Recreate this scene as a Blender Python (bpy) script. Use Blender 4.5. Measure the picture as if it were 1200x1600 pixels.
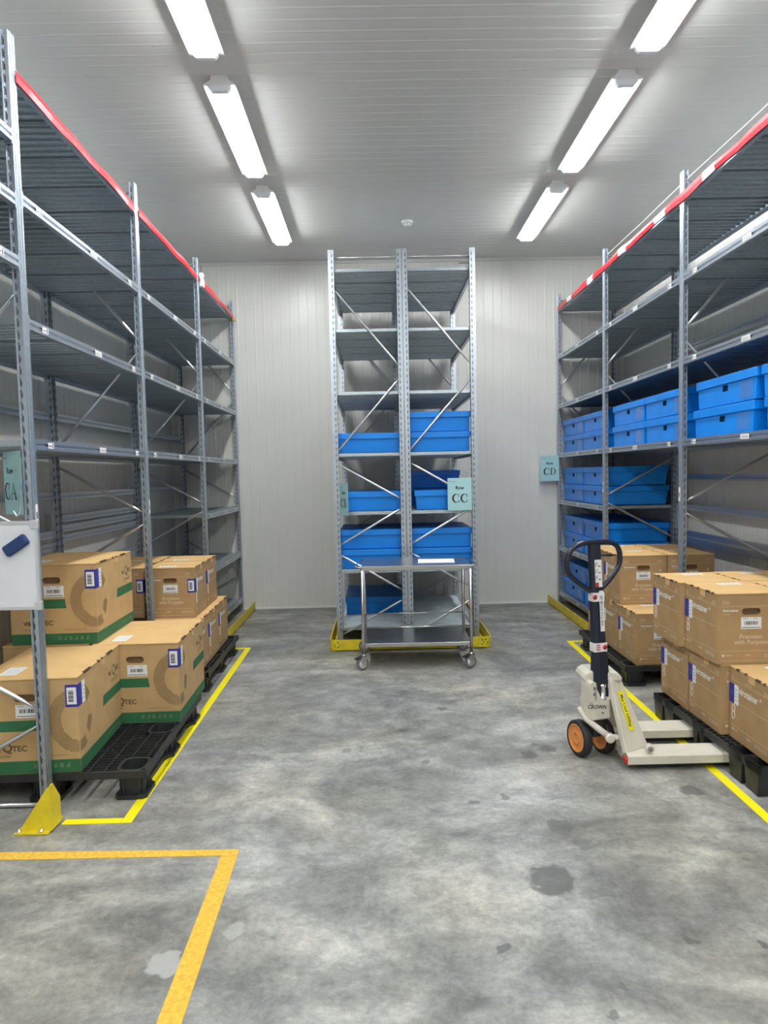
import bpy, bmesh, math, random
from mathutils import Matrix, Vector
PI = math.pi
random.seed(7)
for _o in list(bpy.data.objects):
    bpy.data.objects.remove(_o)
SC = bpy.context.scene
COL = SC.collection

# ------------------------------------------------------------------ camera
FPX = 1128.04
cd = bpy.data.cameras.new('camera')
cd.sensor_fit = 'VERTICAL'; cd.sensor_height = 36.0; cd.sensor_width = 27.0
cd.lens = FPX / 1600 * 36
cd.shift_x = -1.05 / 1600; cd.shift_y = 14.8 / 1600
cd.clip_start = 0.05
cam = bpy.data.objects.new('camera', cd); COL.objects.link(cam)
FW = Vector((0.01061347, 0.99776821, -0.06592377)); RT = Vector((0.99970939, -0.01201495, -0.02089905)); UP = Vector((0.02164448, 0.0656828, 0.99760578))
cam.matrix_world = Matrix(((RT.x, UP.x, -FW.x, 0), (RT.y, UP.y, -FW.y, 0), (RT.z, UP.z, -FW.z, 1.6), (0, 0, 0, 1)))
SC.camera = cam
SC.view_settings.view_transform = 'Standard'; SC.view_settings.look = 'None'
SC.view_settings.gamma = 1; SC.view_settings.use_curve_mapping = False
SC.view_settings.exposure = 2.05
TUBE = 11.0           # strength of the fluorescent battens
w = bpy.data.worlds.new('world'); SC.world = w; w.use_nodes = True
w.node_tree.nodes['Background'].inputs[0].default_value = (.8, .85, .9, 1)
w.node_tree.nodes['Background'].inputs[1].default_value = 0.2

# ------------------------------------------------------------------ materials
def mat(name, col, rough=.6, metal=0., emit=0., noise=None, bump=None, spec=.5, alpha=1., coat=0.):
    m = bpy.data.materials.new(name); m.use_nodes = True
    nt = m.node_tree; b = nt.nodes['Principled BSDF']
    b.inputs['Base Color'].default_value = (*col, 1); b.inputs['Roughness'].default_value = rough
    b.inputs['Metallic'].default_value = metal; b.inputs['Specular IOR Level'].default_value = spec
    if coat: b.inputs['Coat Weight'].default_value = coat
    if emit:
        b.inputs['Emission Color'].default_value = (*col, 1); b.inputs['Emission Strength'].default_value = emit
    if alpha < 1: b.inputs['Alpha'].default_value = alpha
    if noise:
        sc, amt, stretch = noise
        tc = nt.nodes.new('ShaderNodeTexCoord'); mp = nt.nodes.new('ShaderNodeMapping'); mp.inputs['Scale'].default_value = stretch
        n = nt.nodes.new('ShaderNodeTexNoise'); n.inputs['Scale'].default_value = sc; n.inputs['Detail'].default_value = 5
        r = nt.nodes.new('ShaderNodeValToRGB')
        r.color_ramp.elements[0].position = .3; r.color_ramp.elements[1].position = .7
        r.color_ramp.elements[0].color = (*[c * (1 - amt) for c in col], 1); r.color_ramp.elements[1].color = (*[min(1, c * (1 + amt)) for c in col], 1)
        nt.links.new(tc.outputs['Object'], mp.inputs[0]); nt.links.new(mp.outputs[0], n.inputs['Vector'])
        nt.links.new(n.outputs['Fac'], r.inputs[0]); nt.links.new(r.outputs[0], b.inputs['Base Color'])
        if bump:
            bp = nt.nodes.new('ShaderNodeBump'); bp.inputs['Strength'].default_value = bump; bp.inputs['Distance'].default_value = .002
            nt.links.new(n.outputs['Fac'], bp.inputs['Height']); nt.links.new(bp.outputs[0], b.inputs['Normal'])
    return m
M = dict(
    galv=mat('galvanised_steel', (.47, .52, .59), .34, .85, noise=(45, .08, (1, 1, 1))),
    galvd=mat('galvanised_decking', (.40, .455, .50), .36, .8, noise=(30, .08, (1, 1, 1))),
    slot=mat('slot_shade_scuff', (.07, .08, .095), .7),  # painted shade inside the post slots; also colours the guard scuffs
    brace=mat('brace_zinc', (.62, .64, .66), .3, .85),
    wall=mat('wall_panel', (.75, .745, .71), .32, noise=(1.5, .03, (1, 1, 1))),
    ceil=mat('ceiling_panel', (.66, .66, .645), .3, noise=(1.2, .03, (1, 1, 1))),
    blue=mat('blue_plastic', (.001, .245, .84), .38, noise=(3, .07, (1, 1, 1))),
    blued=mat('blue_recess_shade', (.004, .04, .15), .6),  # hand hole pocket, with the shade of the recess put into the colour
    clear=mat('label_pocket', (.06, .22, .62), .25),
    cardin=mat('cardboard_inside_shaded', (.24, .145, .075), .85),  # same cardboard darkened, painting the shade inside the hand holes
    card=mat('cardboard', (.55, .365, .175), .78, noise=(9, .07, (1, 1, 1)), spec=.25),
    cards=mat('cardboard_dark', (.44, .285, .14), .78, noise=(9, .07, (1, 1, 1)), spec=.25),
    cardt=mat('cardboard_top_lit', (.70, .455, .205), .78, noise=(7, .06, (1, 1, 1)), spec=.25),  # lighter copy for carton tops, overhead light put into the colour
    cardd=mat('cardboard_slot_shade', (.09, .05, .025), .9),  # near-black brown painting the shade in flap notches and seam
    cardp=mat('print_brown', (.11, .075, .035), .8),
    cardl=mat('print_light', (.74, .62, .46), .8),
    cardw=mat('print_white', (.82, .78, .72), .8),
    green=mat('print_green', (.028, .155, .062), .7, noise=(8, .1, (1, 1, 1))),
    greenl=mat('print_green_light', (.12, .22, .10), .8),
    paper=mat('paper_white', (.82, .83, .84), .7),
    ink=mat('ink_black', (.02, .02, .025), .7),
    greyink=mat('ink_grey', (.2, .2, .21), .7),
    navy=mat('label_navy', (.035, .03, .30), .6),
    teal=mat('sign_pale_teal', (.40, .66, .70), .6),
    yellow=mat('yellow_paint', (.80, .63, .02), .45, noise=(14, .12, (1, 1, 1))),
    ytape=mat('yellow_tape', (.93, .80, .0), .5),
    otape=mat('amber_tape', (.78, .47, .055), .8, noise=(60, .18, (1, 1, 1))),
    red=mat('red_tape', (.62, .006, .025), .3),
    wtape=mat('white_tape', (.80, .78, .80), .35),
    black=mat('black_plastic', (.022, .024, .026), .45, noise=(10, .3, (1, 1, 1))),
    rubber=mat('rubber_black', (.02, .02, .024), .6),
    orange=mat('orange_hub', (.80, .30, .07), .5),
    cream=mat('cream_paint', (.66, .62, .53), .4, noise=(9, .06, (1, 1, 1))),
    navyp=mat('dark_blue_paint', (.012, .016, .032), .28),
    steel=mat('stainless_steel', (.50, .50, .49), .27, 1., noise=(4, .05, (1, 12, 1))),
    steels=mat('stainless_tube', (.62, .61, .60), .25, 1.),
    chrome=mat('chrome', (.8, .8, .8), .12, 1.),
    tyre=mat('grey_tyre', (.16, .16, .17), .6),
    wboard=mat('whiteboard', (.74, .76, .82), .25),
    alu=mat('aluminium_frame', (.68, .69, .70), .35, .6),
    eraser=mat('blue_eraser', (.02, .05, .16), .8),
    lampb=mat('lamp_housing', (.72, .73, .75), .4),
    lampg=mat('lamp_end_clear', (.80, .84, .90), .12),
    glow=mat('fluorescent_light', (.98, 1.0, .985), .4, emit=TUBE),
    white=mat('white_plastic', (.82, .83, .82), .4),
    brass=mat('brass', (.62, .45, .12), .35, .7),
    redb=mat('red_reflector', (.5, .03, .03), .3),
    grime=mat('hand_written_ink', (.30, .26, .02), .8),
)

# ------------------------------------------------------------------ mesh builder
class MB:
    def __init__(s): s.v = []; s.f = []; s.m = []; s.mats = []; s.sm = []
    def mi(s, m):
        if m not in s.mats: s.mats.append(m)
        return s.mats.index(m)
    def add(s, vs, fs, m, T=None, smooth=False):
        o = len(s.v); k = s.mi(m)
        s.v += [tuple(T @ Vector(p)) if T else tuple(p) for p in vs]
        for f in fs: s.f.append(tuple(i + o for i in f)); s.m.append(k); s.sm.append(smooth)
        return s
    def box(s, a, b, m, T=None):
        x0, y0, z0 = [min(p, q) for p, q in zip(a, b)]; x1, y1, z1 = [max(p, q) for p, q in zip(a, b)]
        return s.add([(x0, y0, z0), (x1, y0, z0), (x1, y1, z0), (x0, y1, z0), (x0, y0, z1), (x1, y0, z1), (x1, y1, z1), (x0, y1, z1)],
              [(0, 3, 2, 1), (4, 5, 6, 7), (0, 1, 5, 4), (1, 2, 6, 5), (2, 3, 7, 6), (3, 0, 4, 7)], m, T)
    def prism(s, poly, h0, h1, m, T=None, axis='z'):
        # poly in 2-D, extruded from h0 to h1; axis z: (x,y,h)  y: (x,h,z)  x: (h,y,z)
        n = len(poly)
        def P(p, h): return (p[0], p[1], h) if axis == 'z' else ((p[0], h, p[1]) if axis == 'y' else (h, p[0], p[1]))
        vs = [P(p, h0) for p in poly] + [P(p, h1) for p in poly]
        fs = [tuple(range(n)), tuple(range(2 * n - 1, n - 1, -1))] + [(i, i + n, (i + 1) % n + n, (i + 1) % n) for i in range(n)]
        return s.add(vs, fs, m, T)
    def quad(s, p, m, T=None): return s.add(p, [tuple(range(len(p)))], m, T)
    def tube(s, pts, r, m, n=10, T=None, closed=False, cap=True, sq=None):
        pts = [Vector(p) for p in pts]; N = len(pts); rs = r if isinstance(r, (list, tuple)) else [r] * N
        vs = []; prev = None
        for i, p in enumerate(pts):
            if closed: t = (pts[(i + 1) % N] - pts[i - 1])
            else: t = (pts[min(i + 1, N - 1)] - pts[max(i - 1, 0)])
            t.normalize()
            if prev is None:
                a = Vector((0, 0, 1)) if abs(t.z) < .9 else Vector((0, 1, 0))
                u = t.cross(a).normalized()
            else: u = (prev - t * prev.dot(t)).normalized()
            prev = u; q = t.cross(u)
            for k in range(n):
                A = 2 * PI * k / n + (PI / n if n == 4 else 0)
                vs.append(p + (u * math.cos(A) + q * math.sin(A)) * rs[i])
        fs = []
        for i in range(N if closed else N - 1):
            j = (i + 1) % N
            for k in range(n): fs.append((i * n + k, i * n + (k + 1) % n, j * n + (k + 1) % n, j * n + k))
        if not closed and cap: fs += [tuple(range(n - 1, -1, -1)), tuple((N - 1) * n + k for k in range(n))]
        return s.add(vs, fs, m, T, smooth=n > 6)
    def lathe(s, prof, m, n=24, T=None, cap=True):   # prof: (r, h) about z
        vs = [(r * math.cos(2 * PI * k / n), r * math.sin(2 * PI * k / n), h) for r, h in prof for k in range(n)]
        fs = [(i * n + k, i * n + (k + 1) % n, (i + 1) * n + (k + 1) % n, (i + 1) * n + k) for i in range(len(prof) - 1) for k in range(n)]
        if cap: fs += [tuple(range(n - 1, -1, -1)), tuple((len(prof) - 1) * n + k for k in range(n))]
        return s.add(vs, fs, m, T, smooth=True)
    def text(s, txt, size, m, T, align='CENTER', bold=0., sx=1.):
        vs, fs = text_geo(txt, size, align, bold)
        return s.add([(v[0] * sx, v[1], v[2]) for v in vs], fs, m, T)
    def obj(s, name, parent=None, bevel=0, seg=2, loc=None, rz=None):
        me = bpy.data.meshes.new(name); me.from_pydata(s.v, [], s.f)
        for mm in s.mats: me.materials.append(M[mm])
        me.polygons.foreach_set('material_index', s.m); me.polygons.foreach_set('use_smooth', s.sm); me.update()
        bm = bmesh.new(); bm.from_mesh(me); bmesh.ops.recalc_face_normals(bm, faces=bm.faces); bm.to_mesh(me); bm.free()
        o = bpy.data.objects.new(name, me); COL.objects.link(o)
        if parent is not None: o.parent = parent
        if loc: o.location = loc
        if rz is not None: o.rotation_euler = (0, 0, rz)
        if bevel:
            md = o.modifiers.new('bevel', 'BEVEL'); md.width = bevel; md.segments = seg; md.limit_method = 'ANGLE'; md.angle_limit = math.radians(40)
        return o
_tc = {}
def text_geo(txt, size, align, bold):
    k = (txt, size, align, bold)
    if k not in _tc:
        c = bpy.data.curves.new('t', 'FONT'); c.body = txt; c.size = size; c.align_x = align; c.resolution_u = 2; c.offset = bold
        c.fill_mode = 'FRONT'
        o = bpy.data.objects.new('t', c); COL.objects.link(o)
        me = bpy.data.meshes.new_from_object(o)
        _tc[k] = ([tuple(v.co) for v in me.vertices], [tuple(p.vertices) for p in me.polygons])
        bpy.data.objects.remove(o); bpy.data.curves.remove(c); bpy.data.meshes.remove(me)
    return _tc[k]
def TR(o, x, y):       # transform: local x -> x, local y -> y, origin o
    x = Vector(x).normalized(); y = Vector(y).normalized(); z = x.cross(y)
    return Matrix(((x.x, y.x, z.x, o[0]), (x.y, y.y, z.y, o[1]), (x.z, y.z, z.z, o[2]), (0, 0, 0, 1)))
def tag(o, label, cat, group=None):
    o['label'] = label; o['category'] = cat
    if group: o['group'] = group
    return o
def thing(name, label, cat, loc=(0, 0, 0), rz=0, group=None):
    o = bpy.data.objects.new(name, None); COL.objects.link(o); o.location = loc; o.rotation_euler = (0, 0, rz)
    o.empty_display_size = .1
    return tag(o, label, cat, group)
def struct(o): o['kind'] = 'structure'; return o
def dup(root, loc, rz, label, group=None, scale=None):
    r = root.copy(); COL.objects.link(r); r.location = loc; r.rotation_euler = (0, 0, rz)
    if scale: r.scale = scale
    r['label'] = label
    if group: r['group'] = group
    for ch in list(root.children):
        c = ch.copy(); COL.objects.link(c); c.parent = r
        for g in list(ch.children):
            d = g.copy(); COL.objects.link(d); d.parent = c
    return r

# ------------------------------------------------------------------ room
YW, ZC, XLW, XRW, YB = 8.66, 4.10, -2.42, 2.98, -2.6
def floor_material():
    m = bpy.data.materials.new('concrete_floor'); m.use_nodes = True; nt = m.node_tree; b = nt.nodes['Principled BSDF']
    N = nt.nodes.new; Lk = nt.links.new
    geo = N('ShaderNodeNewGeometry')
    def noise(sc, det=6, dist=0., vec=None, rough=.55):
        n = N('ShaderNodeTexNoise'); n.inputs['Scale'].default_value = sc; n.inputs['Detail'].default_value = det
        n.inputs['Distortion'].default_value = dist; n.inputs['Roughness'].default_value = rough
        Lk(vec or geo.outputs['Position'], n.inputs['Vector']); return n.outputs['Fac']
    def ramp(f, stops):
        r = N('ShaderNodeValToRGB'); e = r.color_ramp.elements
        e[0].position, e[0].color = stops[0][0], (*stops[0][1], 1); e[1].position, e[1].color = stops[-1][0], (*stops[-1][1], 1)
        for p, c in stops[1:-1]: q = e.new(p); q.color = (*c, 1)
        Lk(f, r.inputs[0]); return r.outputs[0]
    def mix(a, bb, f, bt='MIX', fv=None):
        x = N('ShaderNodeMixRGB'); x.blend_type = bt
        if f is not None: Lk(f, x.inputs[0])
        else: x.inputs[0].default_value = fv
        for i, q in ((1, a), (2, bb)):
            if isinstance(q, tuple): x.inputs[i].default_value = (*q, 1)
            else: Lk(q, x.inputs[i])
        return x.outputs[0]
    mp = N('ShaderNodeMapping'); mp.inputs['Scale'].default_value = (.8, 1.15, 1); mp.inputs['Rotation'].default_value = (0, 0, .35); Lk(geo.outputs['Position'], mp.inputs[0])
    big = ramp(noise(1.0, 8, 1.2, mp.outputs[0], .62), [(.34, (.155, .156, .153)), (.49, (.255, .256, .249)), (.64, (.395, .394, .378))])
    mid = ramp(noise(6.5, 9, .35, None, .78), [(.32, (.30, .30, .30)), (.5, (.5, .5, .5)), (.70, (.70, .695, .68))])
    c = mix(big, mid, None, 'OVERLAY', .9)
    fine = ramp(noise(38, 6, 0., None, .7), [(.3, (.36, .36, .36)), (.7, (.64, .64, .64))])
    c = mix(c, fine, None, 'OVERLAY', .8)
    mp2 = N('ShaderNodeMapping'); mp2.inputs['Scale'].default_value = (1.0, 1.5, 1); mp2.inputs['Rotation'].default_value = (0, 0, -.15); Lk(geo.outputs['Position'], mp2.inputs[0])
    c = mix(c, ramp(noise(2.3, 7, 1.3, mp2.outputs[0], .6), [(.36, (.36, .36, .37)), (.5, (.5, .5, .5)), (.64, (.64, .64, .63))]), None, 'OVERLAY', .7)
    wisp = N('ShaderNodeTexWave'); wisp.inputs['Scale'].default_value = .45; wisp.inputs['Distortion'].default_value = 9; wisp.inputs['Detail'].default_value = 5; wisp.inputs['Detail Scale'].default_value = 1.1
    Lk(geo.outputs['Position'], wisp.inputs['Vector'])
    c = mix(c, (.40, .40, .385), ramp(wisp.outputs['Fac'], [(.90, (0, 0, 0)), (1., (.06, .06, .06))]))
    tint = N('ShaderNodeTexNoise'); tint.inputs['Scale'].default_value = 1.1; tint.inputs['Detail'].default_value = 3; Lk(geo.outputs['Position'], tint.inputs['Vector'])
    c = mix(c, ramp(tint.outputs['Fac'], [(.35, (.495, .50, .51)), (.5, (.505, .50, .485)), (.65, (.53, .515, .47))]), None, 'OVERLAY', .9)
    # stains with a shape of their own: (x, y, radius, dark?)
    nv = N('ShaderNodeTexNoise'); nv.inputs['Scale'].default_value = 15; nv.inputs['Detail'].default_value = 5; Lk(geo.outputs['Position'], nv.inputs['Vector'])
    off = N('ShaderNodeVectorMath'); off.operation = 'SUBTRACT'; Lk(nv.outputs['Color'], off.inputs[0]); off.inputs[1].default_value = (.5, .5, .5)
    sca = N('ShaderNodeVectorMath'); sca.operation = 'MULTIPLY'; Lk(off.outputs[0], sca.inputs[0]); sca.inputs[1].default_value = (.10, .14, 0)
    pos = N('ShaderNodeVectorMath'); pos.operation = 'ADD'; Lk(geo.outputs['Position'], pos.inputs[0]); Lk(sca.outputs[0], pos.inputs[1])
    dark = [(.654, 2.724, .105, .8), (.80, 3.15, .065, .55), (.85, 2.99, .05, .5), (1.53, 3.47, .062, .7), (.83, 3.965, .05, .7), (.95, 4.05, .05, .7), (.90, 4.12, .03, .6), (.411, 4.809, .04, .6), (.44, 3.406, .032, .6),
            (.601, 3.438, .03, .6), (.393, 2.335, .026, .7), (1.038, 2.344, .03, .7), (.24, 3.894, .03, .5), (.2, 2.98, .09, .35), (1.264, 2.298, .02, .7), (.73, 2.118, .018, .6), (.662, 2.002, .02, .6), (.12, 4.4, .03, .5), (-.2, 4.1, .04, .4), (.32, 5.2, .04, .4)]
    lite = [(-.537, 2.455, .045, .5), (-.73, 2.29, .065, .65), (-.363, 2.539, .035, .35), (-.357, 2.998, .045, .3), (-.25, 3.05, .05, .2)]
    for lst, col in ((dark, (.085, .088, .088)), (lite, (.48, .48, .46))):
        for x, y, r, a in lst:
            d = N('ShaderNodeVectorMath'); d.operation = 'DISTANCE'; Lk(pos.outputs[0], d.inputs[0]); d.inputs[1].default_value = (x, y, 0)
            mr = N('ShaderNodeMapRange'); Lk(d.outputs['Value'], mr.inputs['Value'])
            mr.inputs['From Min'].default_value = r * .78; mr.inputs['From Max'].default_value = r * .98 + .004
            mr.inputs['To Min'].default_value = a * 1.05; mr.inputs['To Max'].default_value = 0
            c = mix(c, col, mr.outputs[0])
    Lk(c, b.inputs['Base Color'])
    rr = N('ShaderNodeMapRange'); Lk(noise(2.5, 6, .5), rr.inputs['Value']); rr.inputs['To Min'].default_value = .30; rr.inputs['To Max'].default_value = .62; Lk(rr.outputs[0], b.inputs['Roughness'])
    bp = N('ShaderNodeBump'); bp.inputs['Strength'].default_value = .15; bp.inputs['Distance'].default_value = .004; Lk(noise(7, 8, .5), bp.inputs['Height']); Lk(bp.outputs[0], b.inputs['Normal'])
    return m
M['floor'] = floor_material()
struct(MB().box((XLW - .3, YB - .3, -.12), (XRW + .3, YW + .3, 0), 'floor').obj('floor'))
def ribbed(a0, a1, pitch, axis, T, mt, name):   # profile of shallow ribs along a, extruded along b
    prof = []; a = a0; k = 0
    while a < a1:
        d = .0018
        prof += [(a, 0), (a + pitch * .80, 0), (a + pitch * .86, d), (a + pitch * .94, d)]
        if k % 10 == 9: prof += [(a + pitch * .955, -.004), (a + pitch * .99, -.004)]
        a += pitch; k += 1
    prof.append((a, 0)); return prof
def panel(name, prof, b0, b1, f, mt, back):
    n = len(prof); vs = [f(p[0], p[1], b0) for p in prof] + [f(p[0], p[1], b1) for p in prof]
    vs += [f(prof[0][0], -.12, b0), f(prof[-1][0], -.12, b0), f(prof[0][0], -.12, b1), f(prof[-1][0], -.12, b1)]
    fs = [(i, i + 1, i + 1 + n, i + n) for i in range(n - 1)] + [(2 * n, 2 * n + 1, 2 * n + 3, 2 * n + 2),
          (0, 2 * n, 2 * n + 2, n), (n - 1, 2 * n - 1, 2 * n + 3, 2 * n + 1), tuple(range(n)) + (2 * n + 1, 2 * n), tuple(range(2 * n - 1, n - 1, -1)) + (2 * n + 2, 2 * n + 3)]
    return struct(MB().add(vs, fs, mt).obj(name))
pr = ribbed(XLW - .1, XRW + .1, .104, 0, None, 0, '')
panel('wall_back', pr, 0, ZC, lambda a, d, b: (a, YW - d, b), 'wall', 0)
panel('wall_front', pr, 0, ZC, lambda a, d, b: (a, YB + d, b), 'wall', 0)
pr = ribbed(YB, YW, .104, 0, None, 0, '')
panel('wall_left', pr, 0, ZC, lambda a, d, b: (XLW + d, a, b), 'wall', 0)
panel('wall_right', pr, 0, ZC, lambda a, d, b: (XRW - d, a, b), 'wall', 0)
panel('ceiling', pr, XLW - .1, XRW + .1, lambda a, d, b: (b, a, ZC - d), 'ceil', 0)
b = MB().box((XLW, YW - .022, ZC - .03), (XRW, YW, ZC), 'ceil'); struct(b.obj('trim_1'))
b = MB().box((XLW, YW - .012, 0), (XRW, YW, .018), 'white'); struct(b.obj('baseboard_back'))

# ------------------------------------------------------------------ ceiling lights
def light(first, x, y0, y1, label):
    if first is not None: return dup(first, (x, y0, ZC), 0, label)
    Ln = y1 - y0
    t = thing('ceiling_light', label, 'ceiling light', (x, y0, ZC), 0, 'fluorescent battens on the ceiling')
    MB().prism([(-.050, -.001), (.050, -.001), (.055, -.030), (.100, -.056), (.100, -.062), (-.100, -.062), (-.100, -.056), (-.055, -.030)], 0, Ln, 'lampb', axis='y').obj('housing', t)
    MB().prism([(-.072, -.0625), (.072, -.0625), (.072, -.080), (.055, -.098), (-.055, -.098), (-.072, -.080)], .045, Ln - .045, 'glow', axis='y').obj('diffuser', t)
    for a, c in ((0, .045), (Ln - .045, Ln)):
        e = MB(); e.prism([(-.070, -.058), (.070, -.058), (.068, -.078), (.050, -.096), (-.050, -.096), (-.068, -.078)], a, c, 'lampg', axis='y')
        e.obj('end_cap', t, bevel=.004)
    return t
LX = (-.925, 1.628)
nm = {-.925: 'left', 1.628: 'right'}
first = None
for x in LX:
    for y0, d in ((6.40, 'row, nearest the back wall'), (4.68, 'row, middle one in view'), (3.0, 'row, cut by the top edge of the photo')):
        o = light(first, x, y0, y0 + 1.36, 'white twin-tube ceiling light in the %s-hand %s' % (nm[x], d))
        if first is None: first = o
    for y0 in (1.3, -.45, -2.1): light(first, x, y0, y0 + 1.36, 'white twin-tube ceiling light out of frame behind the camera')

t = thing('smoke_detector', 'small round white smoke detector on the ceiling between the light rows', 'smoke detector', (.363, 7.343, ZC - .004))
MB().lathe([(.058, 0), (.058, -.012), (.052, -.022), (.046, -.024)], 'white').obj('base', t)
b = MB().lathe([(.044, -.024), (.042, -.04), (.02, -.046)], 'white')
for k in range(8): b.box((-.006, .036, -.036), (.006, .0445, -.027), 'greyink', Matrix.Rotation(k * PI / 4, 4, 'Z'))
b.obj('sensor_head', t)

# ------------------------------------------------------------------ racks
LV = [3.49, 2.945, 2.37, 1.80, 1.25, .70, .155]
ZPOST = 3.65
def upright(parent, x, y, sx, dx, wy=.066, z1=ZPOST):
    # sx: direction of the aisle (+1/-1) ; post body runs from x inward
    b = MB(); xi = x - sx * dx; y0, y1 = y - wy / 2, y + wy / 2
    b.box((x, y0 + .01, 0), (x - sx * .004, y1 - .01, z1), 'galv')               # aisle web
    b.box((x + sx * .004, y0 + .018, 0), (x - sx * .002, y0 + .024, z1), 'galv'); b.box((x + sx * .004, y1 - .024, 0), (x - sx * .002, y1 - .018, z1), 'galv')
    for yy, s in ((y0, 1), (y1, -1)):
        b.box((x - sx * .003, yy + s * .005, 0), (x - sx * dx * .50, yy + s * .009, z1), 'galv')   # side webs with a slotted groove
        b.box((x - sx * dx * .50, yy + s * .010, 0), (x - sx * dx * .78, yy + s * .013, z1), 'galv')
        b.box((x - sx * dx * .78, yy + s * .003, 0), (xi, yy + s * .009, z1), 'galv')
        b.box((xi, yy, 0), (xi + sx * .004, yy + s * .018, z1), 'galv')
        b.box((x, yy + s * .001, 0), (x - sx * .010, yy + s * .011, z1), 'galv')
    z = .12
    while z < z1 - .05:                                                     # dark boxes painted as shaded slots in both side webs
        for yy, s in ((y0 + .006, -1), (y1 - .006, 1)):
            xm = x - sx * dx * .64; yy -= s * .0045
            b.box((xm - .0038, yy, z), (xm + .0038, yy + s * .0012, z + .026), 'slot')
        b.box((xi - sx * .0012, y - .029, z + .01), (xi, y - .020, z + .032), 'slot'); b.box((xi - sx * .0012, y + .020, z + .01), (xi, y + .029, z + .032), 'slot')
        b.box((xi + sx * .006, y0 + .004, z + .028), (xi + sx * .012, y0 + .006, z + .036), 'slot')
        z += .055
    b.box((x + sx * .002, y - wy * .6, 0), (xi, y + wy * .6, .006), 'galv')
    return b.obj('upright', parent)
def frame(parent, xa, xb, y, top=True, bottom=False):
    # zigzag bracing starting at the xa side, like all frames in the room
    s = 1 if xb > xa else -1; a, c = xa + s * .02, xb - s * .02
    pts = [(a, 3.33), (c, 2.575), (c, 2.50), (a, 1.79), (a, 1.71), (c, 1.35), (c, 1.285), (a, .925), (a, .86), (c, .485), (c, .42), (a, .07)]
    for i in range(0, len(pts), 2):
        (x0, z0), (x1, z1) = pts[i], pts[i + 1]
        d = Vector((x1 - x0, 0, z1 - z0)); L = d.length; d.normalize(); p0 = Vector((x0, y, z0)); p1 = Vector((x1, y, z1))
        b = MB().tube([p0, p0 + d * .07, p0 + d * .10, p1 - d * .10, p1 - d * .07, p1], [.004, .008, .011, .011, .008, .004], 'brace', 8)
        b.obj('brace', parent)
    if top: MB().tube([(a, y, 3.585), (c, y, 3.585)], .007, 'brace', 8).obj('brace', parent)
    if bottom: MB().tube([(a, y, .016), (c, y, .016)], .011, 'brace', 8).obj('brace', parent)
def beam(parent, x, sx, y0, y1, z, lab=None, front=True, small=False):
    # sx: outward normal; z = top
    h = .05 if not small else .045; b = MB(); t = .028 if front else .03
    P = [(0, 0), (0, -.018), (-.008, -.022), (-.008, -.030), (0, -.034), (0, -h), (-t, -h), (-t, -h + .004), (-t + .012, -h + .004), (-t + .012, -.004), (-t, -.004), (-t, 0)]
    b.prism([(x + sx * p[0], z + p[1]) for p in P], y0, y1, 'galv', axis='y')
    if True:
        for yy in (y0, y1): b.box((x + sx * .001, yy - .004, z - h - .012), (x - sx * .03, yy + .004, z + .012), 'galv')
    o = b.obj('beam', parent)
    return o
def shelf_labels(bm, x, sx, y0, y1, z, txt=None):
    L = y1 - y0
    for f, w, kind in ((.10, .062, 's'), (.52, .10, 'w'), (.90, .062, 's')):
        yc = y0 + L * f; b = MB()
        b.box((x, yc - w / 2, z - .040), (x + sx * .0015, yc + w / 2, z - .010), 'paper')
        X = x + sx * .0018
        if kind == 'w':
            ori = (0, 1, 0) if sx > 0 else (0, -1, 0)
            b.text(txt, .023, 'ink', TR((X, yc, z - .034), ori, (0, 0, 1)))
        else:
            b.box((X, yc - w * .4, z - .03), (X - sx * .0005, yc + w * .1, z - .024), 'greyink')
            b.box((X, yc + w * .22, z - .037), (X - sx * .0005, yc + w * .34, z - .013), 'ink')
        b.obj('shelf_label', bm)
def deck(parent, x0, x1, y0, y1, z):
    # ribbed steel decking: corrugation along y, ribs run across the depth
    b = MB(); n = 24; p = (y1 - y0) / n; prof = []
    for k in range(n):
        a = y0 + k * p
        if k % 6 == 0: prof += [(a + .001, -.030), (a + .004, -.030), (a + .005, -.004)]
        prof += [(a + p * .20, -.004), (a + p * .30, -.026), (a + p * .66, -.026), (a + p * .76, -.004)]
        if k % 6 == 5: prof += [(a + p - .005, -.004), (a + p - .004, -.030), (a + p - .001, -.030)]
    m = len(prof)
    vs = [(x0, q[0], z + q[1]) for q in prof] + [(x1, q[0], z + q[1]) for q in prof] + [(x0, y0, z + .0), (x0, y1, z), (x1, y0, z), (x1, y1, z)]
    vs += [(x0, q[0], z + q[1] + .003) for q in prof] + [(x1, q[0], z + q[1] + .003) for q in prof]
    o2 = 2 * m + 4
    fs = [(i, i + 1, i + 1 + m, i + m) for i in range(m - 1)] + [(o2 + i, o2 + i + 1, o2 + i + 1 + m, o2 + i + m) for i in range(m - 1)]
    fs += [(i, i + 1, o2 + i + 1, o2 + i) for i in range(m - 1)] + [(m + i, m + i + 1, o2 + m + i + 1, o2 + m + i) for i in range(m - 1)]
    b.add([v for v in vs], fs, 'galvd')
    return b.obj('shelf_deck', parent)

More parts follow.
